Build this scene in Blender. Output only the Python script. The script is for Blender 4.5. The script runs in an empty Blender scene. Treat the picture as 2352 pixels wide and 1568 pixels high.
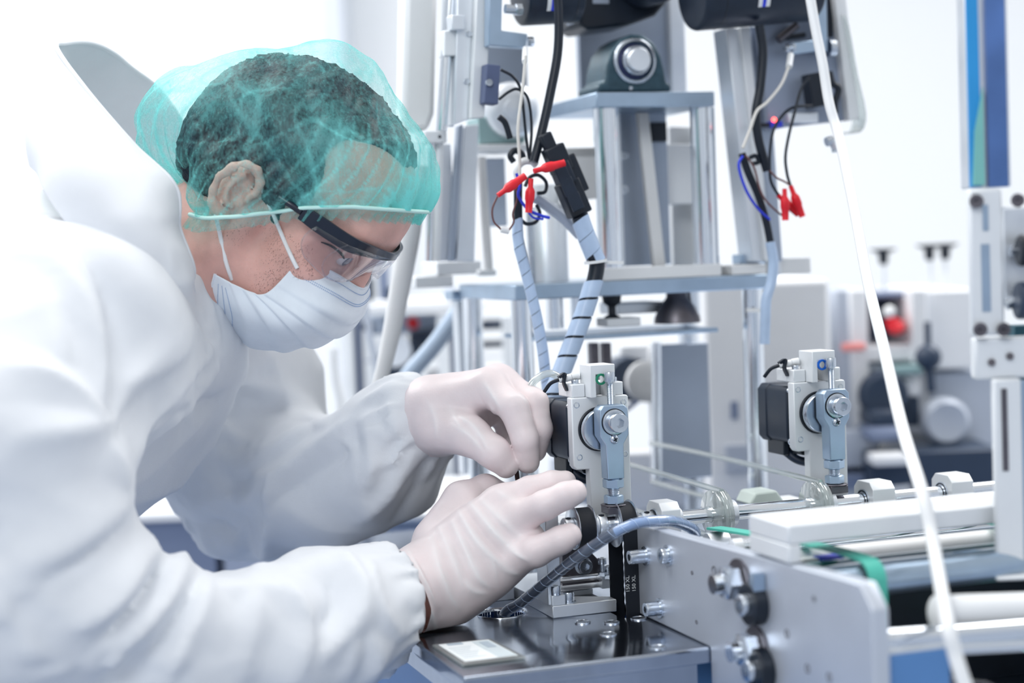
import bpy, bmesh, math, random
import numpy as np
from mathutils import Vector, Matrix

random.seed(7)
RNG = np.random.default_rng(11)
SC = bpy.context.scene
COL = SC.collection
R = math.radians

# ------------------------------------------------------------------ camera
FPX = 3920.0                       # 60 mm lens on a 36 mm wide sensor, 2352 px wide
CAM = np.array([0.0, 0.0, 1.20])
PITCH, ROLL = R(3.0), R(2.2)
_f = np.array([0, math.cos(PITCH), -math.sin(PITCH)])
_r0 = np.array([1.0, 0, 0])
_u0 = np.array([0, math.sin(PITCH), math.cos(PITCH)])
_r = math.cos(ROLL) * _r0 - math.sin(ROLL) * _u0
_u = math.sin(ROLL) * _r0 + math.cos(ROLL) * _u0


def ray(px, py):
    return _f + (px - 1176.0) / FPX * _r - (py - 784.0) / FPX * _u


def P(px, py, Y):
    """point of the place seen at that spot of the photograph, Y metres in front of the camera"""
    d = ray(px, py)
    return CAM + d * (Y / d[1])


def PZ(px, py, z):
    d = ray(px, py)
    return CAM + d * ((z - CAM[2]) / d[2])


def PPL(px, py, p0, n):
    d = ray(px, py)
    return CAM + d * (np.dot(np.array(p0) - CAM, n) / np.dot(d, n))


# machine axes: U along the line shaft, V away from the front of the machine
TH = R(19.0)
MU = np.array([math.cos(TH), math.sin(TH), 0])
MV = np.array([-math.sin(TH), math.cos(TH), 0])
TABLE_Z = 0.90
MO = PZ(1270, 1420, TABLE_Z)


def m2w(u, v, z):
    return MO + MU * u + MV * v + np.array([0, 0, z - TABLE_Z])


def w2m(p):
    d = np.array(p) - MO
    return np.array([d @ MU, d @ MV, p[2]])


def MV_(px, py, v):
    """machine coordinates of the spot seen at px,py in the upright plane v"""
    return w2m(PPL(px, py, MO + MV * v, MV))


def MU_(px, py, u):
    return w2m(PPL(px, py, MO + MU * u, MU))


def MZ_(px, py, z):
    return w2m(PZ(px, py, z))


def cam_setup():
    cd = bpy.data.cameras.new('camera')
    co = bpy.data.objects.new('camera', cd)
    COL.objects.link(co)
    cd.sensor_width = 36.0
    cd.lens = 60.0
    m = Matrix(((_r[0], _u[0], -_f[0], CAM[0]), (_r[1], _u[1], -_f[1], CAM[1]), (_r[2], _u[2], -_f[2], CAM[2]), (0, 0, 0, 1)))
    co.matrix_world = m
    cd.clip_start = 0.05
    cd.dof.use_dof = True
    cd.dof.focus_distance = 1.42
    cd.dof.aperture_fstop = 3.0
    SC.camera = co


# ------------------------------------------------------------------ materials
def _nt(name):
    m = bpy.data.materials.new(name)
    m.use_nodes = True
    return m, m.node_tree, m.node_tree.nodes['Principled BSDF']


def mat(name, col, metal=0.0, rough=0.5, var=0.06, vscale=30.0, bump=0.0, bscale=200.0, spec=0.5, sss=0.0, sssr=(1, .4, .3),
        alpha=1.0, coat=0.0, stretch=None, rvar=0.06, trans=0.0, ior=1.45):
    m, nt, b = _nt(name)
    L = nt.links
    tc = nt.nodes.new('ShaderNodeTexCoord')
    src = tc.outputs['Object']
    if stretch:
        mp = nt.nodes.new('ShaderNodeMapping')
        mp.inputs['Scale'].default_value = stretch
        L.new(src, mp.inputs['Vector'])
        src = mp.outputs['Vector']
    n = nt.nodes.new('ShaderNodeTexNoise')
    n.inputs['Scale'].default_value = vscale
    n.inputs['Detail'].default_value = 4
    L.new(src, n.inputs['Vector'])
    r = nt.nodes.new('ShaderNodeMapRange')
    r.inputs['From Min'].default_value = .25
    r.inputs['From Max'].default_value = .75
    r.inputs['To Min'].default_value = 1 - var
    r.inputs['To Max'].default_value = 1 + var * .5
    L.new(n.outputs['Fac'], r.inputs['Value'])
    mx = nt.nodes.new('ShaderNodeVectorMath')
    mx.operation = 'SCALE'
    mx.inputs[0].default_value = col[:3]
    L.new(r.outputs['Result'], mx.inputs['Scale'])
    L.new(mx.outputs['Vector'], b.inputs['Base Color'])
    r2 = nt.nodes.new('ShaderNodeMapRange')
    r2.inputs['To Min'].default_value = max(0.02, rough - rvar)
    r2.inputs['To Max'].default_value = min(1, rough + rvar)
    L.new(n.outputs['Fac'], r2.inputs['Value'])
    L.new(r2.outputs['Result'], b.inputs['Roughness'])
    b.inputs['Metallic'].default_value = metal
    b.inputs['Specular IOR Level'].default_value = spec
    b.inputs['IOR'].default_value = ior
    if sss:
        b.inputs['Subsurface Weight'].default_value = sss
        b.inputs['Subsurface Radius'].default_value = sssr
        b.inputs['Subsurface Scale'].default_value = 0.006
    b.inputs['Coat Weight'].default_value = coat
    b.inputs['Alpha'].default_value = alpha
    b.inputs['Transmission Weight'].default_value = trans
    if bump:
        n2 = nt.nodes.new('ShaderNodeTexNoise')
        n2.inputs['Scale'].default_value = bscale
        n2.inputs['Detail'].default_value = 3
        L.new(src, n2.inputs['Vector'])
        bp = nt.nodes.new('ShaderNodeBump')
        bp.inputs['Strength'].default_value = bump
        bp.inputs['Distance'].default_value = 0.002
        L.new(n2.outputs['Fac'], bp.inputs['Height'])
        L.new(bp.outputs['Normal'], b.inputs['Normal'])
    return m


def clear_mat(name, tint=(1, 1, 1), gloss=0.12, haze=0.0, hazecol=(.9, .95, 1), rough=0.05):
    """thin clear plastic: passes light, with fresnel gloss and a little milky haze"""
    m = bpy.data.materials.new(name)
    m.use_nodes = True
    nt = m.node_tree
    nt.nodes.remove(nt.nodes['Principled BSDF'])
    out = nt.nodes['Material Output']
    t = nt.nodes.new('ShaderNodeBsdfTransparent')
    t.inputs['Color'].default_value = (*tint, 1)
    g = nt.nodes.new('ShaderNodeBsdfGlossy')
    g.inputs['Roughness'].default_value = rough
    lw = nt.nodes.new('ShaderNodeLayerWeight')
    lw.inputs['Blend'].default_value = 0.35
    ma = nt.nodes.new('ShaderNodeMath')
    ma.operation = 'MULTIPLY_ADD'
    ma.inputs[1].default_value = 0.55
    ma.inputs[2].default_value = gloss
    nt.links.new(lw.outputs['Facing'], ma.inputs[0])
    d = nt.nodes.new('ShaderNodeBsdfDiffuse')
    d.inputs['Color'].default_value = (*hazecol, 1)
    tl = nt.nodes.new('ShaderNodeBsdfTranslucent')
    tl.inputs['Color'].default_value = (*hazecol, 1)
    dm = nt.nodes.new('ShaderNodeMixShader')
    dm.inputs[0].default_value = .5
    nt.links.new(d.outputs[0], dm.inputs[1])
    nt.links.new(tl.outputs[0], dm.inputs[2])
    m1 = nt.nodes.new('ShaderNodeMixShader')
    m1.inputs[0].default_value = haze
    nt.links.new(t.outputs[0], m1.inputs[1])
    nt.links.new(dm.outputs[0], m1.inputs[2])
    m2 = nt.nodes.new('ShaderNodeMixShader')
    nt.links.new(ma.outputs[0], m2.inputs[0])
    nt.links.new(m1.outputs[0], m2.inputs[1])
    nt.links.new(g.outputs[0], m2.inputs[2])
    nt.links.new(m2.outputs[0], out.inputs['Surface'])
    return m


# ------------------------------------------------------------------ mesh builder
def unit(v):
    v = np.asarray(v, float)
    return v / (np.linalg.norm(v) + 1e-12)


def frame(d):
    d = unit(d)
    a = np.array([0, 0, 1.0]) if abs(d[2]) < .9 else np.array([1.0, 0, 0])
    x = unit(np.cross(a, d))
    return x, np.cross(d, x), d


class MB:
    """collects shapes (world coordinates, or machine coordinates with mach=True) for ONE mesh"""

    def __init__(s, mach=False):
        s.v, s.f, s.sm, s.mi = [], [], [], []
        s.mach = mach
        s.cur = 0

    def _add(s, verts, faces, smooth):
        b = len(s.v)
        s.v.extend([tuple(map(float, p)) for p in verts])
        s.f.extend([tuple(b + i for i in f) for f in faces])
        s.sm.extend([smooth] * len(faces))
        s.mi.extend([s.cur] * len(faces))
        return s

    def box(s, lo, hi, X=None):
        """axis aligned box in the builder's frame; X = optional 3x3 (rows = axes) with centre kept"""
        lo, hi = np.minimum(lo, hi), np.maximum(lo, hi)
        c = [(x, y, z) for x in (lo[0], hi[0]) for y in (lo[1], hi[1]) for z in (lo[2], hi[2])]
        if X is not None:
            m = (lo + hi) / 2
            c = [m + (np.array(p) - m) @ X for p in c]
        f = [(0, 1, 3, 2), (4, 6, 7, 5), (0, 4, 5, 1), (2, 3, 7, 6), (0, 2, 6, 4), (1, 5, 7, 3)]
        return s._add(c, f, False)

    def obox(s, c, ax, ay, az, hx, hy, hz):
        c = np.asarray(c, float)
        pts = [c + ax * i * hx + ay * j * hy + az * k * hz for i in (-1, 1) for j in (-1, 1) for k in (-1, 1)]
        f = [(0, 1, 3, 2), (4, 6, 7, 5), (0, 4, 5, 1), (2, 3, 7, 6), (0, 2, 6, 4), (1, 5, 7, 3)]
        return s._add(pts, f, False)

    def beam(s, a, b, w, t, side=None):
        """rectangular bar from a to b"""
        a, b = np.asarray(a, float), np.asarray(b, float)
        d = unit(b - a)
        if side is None:
            x, y, _ = frame(d)
        else:
            x = unit(np.asarray(side, float) - d * np.dot(side, d))
            y = np.cross(d, x)
        return s.obox((a + b) / 2, x, y, d, w / 2, t / 2, np.linalg.norm(b - a) / 2)

    def cyl(s, a, b, r, r2=None, n=24, caps=True, ph=0.0):
        a, b = np.asarray(a, float), np.asarray(b, float)
        r2 = r if r2 is None else r2
        x, y, d = frame(b - a)
        V = []
        for q, rr in ((a, r), (b, r2)):
            for i in range(n):
                t = 2 * math.pi * i / n + ph
                V.append(q + x * rr * math.cos(t) + y * rr * math.sin(t))
        s._add(V, [(i, (i + 1) % n, n + (i + 1) % n, n + i) for i in range(n)], n > 8)
        if caps:
            b0 = len(s.v) - 2 * n
            s.f.append(tuple(b0 + i for i in reversed(range(n))))
            s.f.append(tuple(b0 + n + i for i in range(n)))
            s.sm += [False, False]
            s.mi += [s.cur] * 2
        return s

    def lathe(s, a, d, prof, n=32, smooth=True, closed=False):
        """prof: list of (radius, distance along d)"""
        a = np.asarray(a, float)
        x, y, d = frame(d)
        V, F = [], []
        for (r, h) in prof:
            for i in range(n):
                t = 2 * math.pi * i / n
                V.append(a + d * h + x * r * math.cos(t) + y * r * math.sin(t))
        k = len(prof)
        for j in range(k - 1 + (1 if closed else 0)):
            j2 = (j + 1) % k
            for i in range(n):
                i2 = (i + 1) % n
                F.append((j * n + i, j * n + i2, j2 * n + i2, j2 * n + i))
        return s._add(V, F, smooth)

    def ring(s, a, d, r0, r1, t, n=32):
        """flat ring (washer) of thickness t along d"""
        return s.lathe(a, d, [(r0, 0), (r1, 0), (r1, t), (r0, t)], n=n, smooth=False, closed=True)

    def sphere(s, c, r, n=16):
        prof = [(r * math.sin(math.pi * i / n) + 1e-6, -r * math.cos(math.pi * i / n)) for i in range(n + 1)]
        return s.lathe(c, (0, 0, 1), prof, n=n * 2)

    def prism(s, poly, d):
        """polygon (list of 3-D points) pushed along vector d"""
        n = len(poly)
        V = [np.asarray(p, float) for p in poly] + [np.asarray(p, float) + d for p in poly]
        F = [tuple(range(n)), tuple(reversed(range(n, 2 * n)))] + [(i, n + i, n + (i + 1) % n, (i + 1) % n) for i in range(n)]
        return s._add(V, F, False)

    def tube(s, pts, r, n=12, caps=True, dens=8, smooth_path=True):
        pts = spline(pts, dens) if smooth_path and len(pts) > 2 else np.asarray(pts, float)
        m = len(pts)
        rr = np.full(m, r) if np.isscalar(r) else np.interp(np.linspace(0, 1, m), np.linspace(0, 1, len(r)), r)
        X, Y = pframes(pts)
        V, F = [], []
        for j in range(m):
            for i in range(n):
                t = 2 * math.pi * i / n
                V.append(pts[j] + X[j] * rr[j] * math.cos(t) + Y[j] * rr[j] * math.sin(t))
        for j in range(m - 1):
            for i in range(n):
                i2 = (i + 1) % n
                F.append((j * n + i, j * n + i2, (j + 1) * n + i2, (j + 1) * n + i))
        if caps:
            F.append(tuple(reversed(range(n))))
            F.append(tuple((m - 1) * n + i for i in range(n)))
        return s._add(V, F, True)

    def strip(s, pts, side, w, t, dens=8):
        """flat belt of width w along side and thickness t, swept along a path"""
        pts = spline(pts, dens)
        m = len(pts)
        V, F = [], []
        tg = np.gradient(pts, axis=0)
        for j in range(m):
            x = unit(side)
            nrm = unit(np.cross(tg[j], x))
            for a, b in ((-1, -1), (1, -1), (1, 1), (-1, 1)):
                V.append(pts[j] + x * a * w / 2 + nrm * b * t / 2)
        for j in range(m - 1):
            for i in range(4):
                F.append((j * 4 + i, j * 4 + (i + 1) % 4, (j + 1) * 4 + (i + 1) % 4, (j + 1) * 4 + i))
        F.append((3, 2, 1, 0))
        F.append(tuple((m - 1) * 4 + i for i in range(4)))
        return s._add(V, F, True)

    def spiral(s, pts, r, pitch, cover=.85, t=.0008, dens=24, seg=18):
        """spiral wrap: a helical ribbon around a path"""
        pts = spline(pts, dens)
        L = np.concatenate([[0], np.cumsum(np.linalg.norm(np.diff(pts, axis=0), axis=1))])
        tot = L[-1]
        n = max(8, int(tot / pitch * seg))
        X, Y = pframes(pts)
        V, F = [], []
        at = lambda A, q: np.array([np.interp(q, L, A[:, k]) for k in range(3)])
        for j in range(n + 1):
            q = tot * j / n
            ang = 2 * math.pi * q / pitch
            for (dq, rr) in ((-.5, r), (.5, r), (.5, r + t), (-.5, r + t)):
                qq = min(max(q + dq * pitch * cover, 0), tot)
                c, x, y = at(pts, qq), unit(at(X, qq)), unit(at(Y, qq))
                V.append(c + (x * math.cos(ang) + y * math.sin(ang)) * rr)
        for j in range(n):
            for i in range(4):
                F.append((j * 4 + i, j * 4 + (i + 1) % 4, (j + 1) * 4 + (i + 1) % 4, (j + 1) * 4 + i))
        return s._add(V, F, True)

    def grid(s, G, smooth=True, wrap=False):
        """G[i][j] points"""
        G = np.asarray(G, float)
        a, b = G.shape[:2]
        F = []
        for i in range(a - 1):
            for j in range(b if wrap else b - 1):
                j2 = (j + 1) % b
                F.append((i * b + j, i * b + j2, (i + 1) * b + j2, (i + 1) * b + j))
        return s._add(G.reshape(-1, 3), F, smooth)

    def raw(s, V, F, smooth=True):
        return s._add(V, F, smooth)


def spline(pts, dens=8):
    """Catmull-Rom through the points"""
    p = np.asarray(pts, float)
    if len(p) < 3:
        return p
    p = np.vstack([2 * p[0] - p[1], p, 2 * p[-1] - p[-2]])
    out = []
    for i in range(1, len(p) - 2):
        for k in range(dens):
            t = k / dens
            a, b, c, d = p[i - 1], p[i], p[i + 1], p[i + 2]
            out.append(.5 * (2 * b + (c - a) * t + (2 * a - 5 * b + 4 * c - d) * t * t + (3 * b - a - 3 * c + d) * t ** 3))
    out.append(p[-2])
    return np.array(out)


def pframes(pts):
    tg = np.gradient(pts, axis=0)
    x, _, _ = frame(tg[0])
    X, Y = [], []
    for t in tg:
        t = unit(t)
        x = unit(x - t * np.dot(x, t))
        X.append(x)
        Y.append(np.cross(t, x))
    return np.array(X), np.array(Y)


BASE = {}


def link(o):
    COL.objects.link(o)
    return o


def thing(name, label, cat, base, group=None):
    """an Empty at the base of a thing that parents its parts (base in world coordinates)"""
    o = link(bpy.data.objects.new(name, None))
    o.empty_display_size = .02
    o.location = Vector([float(x) for x in base])
    BASE[o.name] = np.array(base, float)
    o['label'], o['category'] = label, cat
    if group:
        o['group'] = group
    return o


def thingm(name, label, cat, u, v, z, group=None):
    return thing(name, label, cat, m2w(u, v, z), group)


def obj(name, mb, mats, parent=None, label=None, bevel=0.0, seg=2, subsurf=0, solid=0.0, cat=None, group=None, kind=None):
    """links a mesh; top-level when it has no parent"""
    V = np.array(mb.v)
    if mb.mach:
        V = MO + V[:, :1] * MU + V[:, 1:2] * MV + np.array([0, 0, 1.0]) * (V[:, 2:3] - TABLE_Z)
    if parent is None:
        base = np.array([(V[:, 0].min() + V[:, 0].max()) / 2, (V[:, 1].min() + V[:, 1].max()) / 2, V[:, 2].min()])
    else:
        base = BASE[parent.name]
    me = bpy.data.meshes.new(name)
    me.from_pydata([tuple(p) for p in (V - base)], [], mb.f)
    me.polygons.foreach_set('use_smooth', mb.sm)
    if not isinstance(mats, (list, tuple)):
        mats = [mats]
    for m in mats:
        me.materials.append(m)
    if len(mats) > 1:
        me.polygons.foreach_set('material_index', mb.mi)
    bm = bmesh.new()
    bm.from_mesh(me)
    bmesh.ops.recalc_face_normals(bm, faces=bm.faces)
    bm.to_mesh(me)
    bm.free()
    if len(V) < 20000:
        me.set_sharp_from_angle(angle=R(50))
    me.update()
    o = link(bpy.data.objects.new(name, me))
    if parent is None:
        o.location = Vector(base)
        BASE[o.name] = base
    else:
        o.parent = parent
        BASE[o.name] = BASE[parent.name]
    if bevel:
        b = o.modifiers.new('bevel', 'BEVEL')
        b.width, b.segments, b.limit_method, b.angle_limit = bevel, seg, 'ANGLE', R(42)
        b.harden_normals = False
    if solid:
        q = o.modifiers.new('solid', 'SOLIDIFY')
        q.thickness, q.offset = solid, 0
    if subsurf:
        q = o.modifiers.new('sub', 'SUBSURF')
        q.levels = q.render_levels = subsurf
    if label:
        o['label'] = label
    if cat:
        o['category'] = cat
    if group:
        o['group'] = group
    if kind:
        o['kind'] = kind
    return o


def dup(root, offset, label, group=None):
    """a copy of a thing with copies of its parts and sub-parts (shared mesh data)"""
    r = root.copy()
    link(r)
    r.location = root.location + Vector([float(x) for x in offset])
    BASE[r.name] = BASE[root.name] + np.array(offset)
    r['label'] = label
    if group:
        r['group'] = group
    for ch in list(root.children):
        c = ch.copy()
        link(c)
        c.parent = r
        for g in list(ch.children):
            d = g.copy()
            link(d)
            d.parent = c
    return r


# ------------------------------------------------------------------ solid modelling with distance fields
def rc(a, b, ra, rb, k=.02):
    return ('rc', np.array(a, float), np.array(b, float), float(ra), float(rb), float(k), 1)


def el(c, rad, k=.02, rot=None, sign=1):
    return ('el', np.array(c, float), np.array(rad, float), None if rot is None else np.array(rot, float), 0.0, float(k), sign)


def cut(pr):
    return pr[:6] + (-1,)


def chain(pts, rad, k=.02):
    return [rc(pts[i], pts[i + 1], rad[i], rad[i + 1], k) for i in range(len(pts) - 1)]


def prim_d(pr, X):
    if pr[0] == 'rc':
        a, b, ra, rb = pr[1:5]
        ba = b - a
        q = X - a
        t = np.clip(q @ ba / (ba @ ba + 1e-12), 0, 1)
        q = q - t[:, None] * ba
        return np.sqrt(np.einsum('ij,ij->i', q, q)) - (ra + (rb - ra) * t)
    c, r, rot = pr[1:4]
    q = X - c
    if rot is not None:
        q = q @ rot.T
    k0 = np.sqrt((q * q / (r * r)).sum(1)) + 1e-9
    k1 = np.sqrt((q * q / (r ** 4)).sum(1)) + 1e-9
    return k0 * (k0 - 1) / k1


def hand(palm, fingers, k=.011, kj=.004):
    al = palm + [q for f in fingers for q in f]
    bb = [prim_bound(q) for q in al]
    lo = np.min([c - r for c, r in bb], 0)
    hi = np.max([c + r for c, r in bb], 0)
    return ('hand', (lo + hi) / 2, float(np.linalg.norm(hi - lo) / 2), (palm, fingers, k), 0, kj, 1)


def prim_bound(pr):
    if pr[0] == 'hand':
        return pr[1], pr[2]
    if pr[0] == 'rc':
        return (pr[1] + pr[2]) / 2, np.linalg.norm(pr[2] - pr[1]) / 2 + max(pr[3], pr[4])
    return pr[1], pr[2].max()


def sdf(prims, X, extra=None, far=.08):
    X = np.asarray(X, float)
    c = (X.min(0) + X.max(0)) / 2
    rad = np.linalg.norm(X.max(0) - X.min(0)) / 2
    d = np.full(len(X), far if rad < .3 else 10.0)
    for pr in prims:
        pc, prr = prim_bound(pr)
        if rad < .3 and np.linalg.norm(pc - c) - prr - rad > far:
            continue
        if pr[0] == 'hand':
            palm, fingers, kf = pr[3]
            dp = sdf(palm, X, None, far)
            e = dp
            for fg in fingers:
                df = sdf(fg, X, None, far)
                hh = np.maximum(kf - np.abs(dp - df), 0) / kf
                g = np.minimum(dp, df) - hh * hh * kf * .25
                hh = np.maximum(.0016 - np.abs(e - g), 0) / .0016
                e = np.minimum(e, g) - hh * hh * .0004
        else:
            e = prim_d(pr, X)
        k = pr[5]
        if pr[6] > 0:
            h = np.maximum(k - np.abs(d - e), 0) / k
            d = np.minimum(d, e) - h * h * k * .25
        else:
            h = np.maximum(k - np.abs(d + e), 0) / k
            d = np.maximum(d, -e) + h * h * k * .25
    if extra is not None:
        d = extra(X, d)
    return d


def mesh_sdf(prims, h, extra=None, lo=None, hi=None, pad=.02, iso=0.0):
    """surface nets on a sparse grid; returns verts, quads"""
    if lo is None:
        bb = [prim_bound(p) for p in prims if p[6] > 0]
        lo = np.min([c - r for c, r in bb], 0) - pad
        hi = np.max([c + r for c, r in bb], 0) + pad
    B = 8
    nb = np.ceil((hi - lo) / (h * B)).astype(int)
    n = nb * B + 1
    I = np.stack(np.meshgrid(*[np.arange(k) for k in nb], indexing='ij'), -1).reshape(-1, 3)
    C = lo + (I + .5) * B * h
    dc = np.concatenate([sdf(prims, c, extra) for c in np.array_split(C, max(1, len(C) // 400))]) - iso
    keep = np.abs(dc) < B * h * .87 * 1.6 + .004
    S = np.empty(n, np.float32)
    S.fill(1.0)
    for (i, j, k) in I[dc < 0]:
        S[i * B:(i + 1) * B + 1, j * B:(j + 1) * B + 1, k * B:(k + 1) * B + 1] = -1.0
    g = np.stack(np.meshgrid(np.arange(B + 1), np.arange(B + 1), np.arange(B + 1), indexing='ij'), -1).reshape(-1, 3)
    K = I[keep]
    order = np.lexsort((K[:, 2] // 2, K[:, 1] // 2, K[:, 0] // 2))
    K = K[order]
    for ch in np.array_split(K, max(1, len(K) // 8)):
        idx = (ch[:, None, :] * B + g[None]).reshape(-1, 3)
        d = sdf(prims, lo + idx * h, extra) - iso
        S[idx[:, 0], idx[:, 1], idx[:, 2]] = d
    ins = S < 0
    cnt = np.zeros(n - 1, np.int8)
    offs = [(a, b, c) for a in (0, 1) for b in (0, 1) for c in (0, 1)]
    sl = lambda o: tuple(slice(o[i], n[i] - 1 + o[i]) for i in range(3))
    for o in offs:
        cnt += ins[sl(o)]
    act = np.argwhere((cnt > 0) & (cnt < 8))
    vid = np.full(n - 1, -1, np.int32)
    vid[act[:, 0], act[:, 1], act[:, 2]] = np.arange(len(act))
    cs = np.stack([S[act[:, 0] + o[0], act[:, 1] + o[1], act[:, 2] + o[2]] for o in offs], 1).astype(float)
    acc = np.zeros((len(act), 3))
    num = np.zeros(len(act))
    O = np.array(offs, float)
    for a in range(8):
        for b in range(a + 1, 8):
            if np.abs(O[a] - O[b]).sum() != 1:
                continue
            m = (cs[:, a] < 0) != (cs[:, b] < 0)
            t = cs[m, a] / (cs[m, a] - cs[m, b])
            acc[m] += O[a] + t[:, None] * (O[b] - O[a])
            num[m] += 1
    V = lo + (act + acc / np.maximum(num, 1)[:, None]) * h
    F = []
    for ax in range(3):
        s0 = [slice(1, n[i] - 1) for i in range(3)]
        s1 = list(s0)
        s0[ax] = slice(0, n[ax] - 1)
        s1[ax] = slice(1, n[ax])
        A, Bm = ins[tuple(s0)], ins[tuple(s1)]
        e = np.argwhere(A != Bm)
        fl = A[e[:, 0], e[:, 1], e[:, 2]]
        base = e + 1
        base[:, ax] -= 1
        b1, b2 = (ax + 1) % 3, (ax + 2) % 3
        q = []
        for (p1, p2) in ((0, 0), (-1, 0), (-1, -1), (0, -1)):
            c = base.copy()
            c[:, b1] += p1
            c[:, b2] += p2
            q.append(vid[c[:, 0], c[:, 1], c[:, 2]])
        q = np.stack(q, 1)
        q[~fl] = q[~fl][:, ::-1]
        F.append(q)
    F = np.concatenate(F)
    F = F[(F >= 0).all(1)]
    return V, F


def sdf_mb(V, F):
    mb = MB()
    mb.v = [tuple(p) for p in V]
    mb.f = [tuple(int(i) for i in q) for q in F]
    mb.sm = [True] * len(F)
    mb.mi = [0] * len(F)
    return mb


def march(prims, pix, extra=None, t0=.9, t1=2.4):
    """first hit of the camera rays through the given photo spots on a distance field"""
    D = np.array([ray(*p) for p in pix])
    D /= np.linalg.norm(D, axis=1)[:, None]
    t = np.full(len(D), t0)
    for _ in range(90):
        t = np.minimum(t + sdf(prims, CAM + D * t[:, None], extra, far=.3) * .85, t1)
    return CAM + D * t[:, None]


def noise3(X, s, seed=0):
    """cheap smooth value noise"""
    q = X * s + np.array([seed * 17.3, seed * 5.1, seed * 9.7])
    i = np.floor(q).astype(np.int64)
    f = q - i
    f = f * f * (3 - 2 * f)
    out = 0
    for a in (0, 1):
        for b in (0, 1):
            for c in (0, 1):
                hsh = ((i[:, 0] + a) * 374761393 + (i[:, 1] + b) * 668265263 + (i[:, 2] + c) * 2147483647 + seed * 1274126177) & 0xffffffff
                hsh = ((hsh ^ (hsh >> 13)) * 1274126177) & 0xffffffff
                val = (hsh & 0xffff) / 65535.0
                w = (f[:, 0] if a else 1 - f[:, 0]) * (f[:, 1] if b else 1 - f[:, 1]) * (f[:, 2] if c else 1 - f[:, 2])
                out = out + val * w
    return out * 2 - 1
# ------------------------------------------------------------------ materials of the person
M_SUIT = mat('coverall_fabric', (.80, .825, .865), 0, .75, var=.02, vscale=60, bump=.10, bscale=900, spec=.25)
M_HOOD = M_SUIT
M_SKIN = mat('skin', (.80, .47, .41), 0, .5, var=.22, vscale=38, bump=.12, bscale=700, spec=.4, sss=.25)
M_LATEX = mat('latex_glove', (.86, .76, .77), 0, .42, var=.07, vscale=45, bump=.06, bscale=500, spec=.45, sss=.15, sssr=(1, .6, .6))
M_LATEXBAND = mat('latex_hem', (.93, .93, .95), 0, .4, var=.04, vscale=45, spec=.45)
M_MASK = mat('mask_fabric', (.83, .89, .96), 0, .8, var=.03, vscale=90, bump=.08, bscale=1200, spec=.2)
M_LOOP = mat('mask_loop', (.92, .93, .95), 0, .8, bump=.3, bscale=1500)
M_STITCH = mat('mask_stitch', (.42, .54, .76), 0, .8)
M_HAIR = mat('dark_hair', (.008, .020, .036), 0, .6, spec=.2, var=.7, vscale=60, bump=1.0, bscale=420, stretch=(1, 1, .35))
M_EYE = mat('eye_white', (.8, .8, .82), 0, .15, coat=.6)
M_IRIS = mat('iris', (.12, .17, .24), 0, .1, coat=1.0)
M_BROWFRAME = mat('black_goggle_frame', (.006, .012, .028), 0, .3, coat=.3)
M_LENS = clear_mat('goggle_lens', (.95, .94, .96), gloss=.015, haze=.02, hazecol=(.9, .88, .9))
M_BAND = mat('cap_elastic', (.62, .92, .86), 0, .7)
M_ZIP = mat('zip_grey', (.45, .5, .62), .3, .4)


def latex_folds():
    """doubled film in the folds of the gloves is whiter than the thin stretched film"""
    nt = M_LATEX.node_tree
    b = nt.nodes['Principled BSDF']
    src = b.inputs['Base Color'].links[0].from_socket
    at = nt.nodes.new('ShaderNodeAttribute')
    at.attribute_name = 'fold'
    mx = nt.nodes.new('ShaderNodeMix')
    mx.data_type = 'RGBA'
    nt.links.new(at.outputs['Fac'], mx.inputs[0])
    nt.links.new(src, mx.inputs[6])
    mx.inputs[7].default_value = (.95, .945, .95, 1)
    nt.links.new(mx.outputs[2], b.inputs['Base Color'])


latex_folds()


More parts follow.
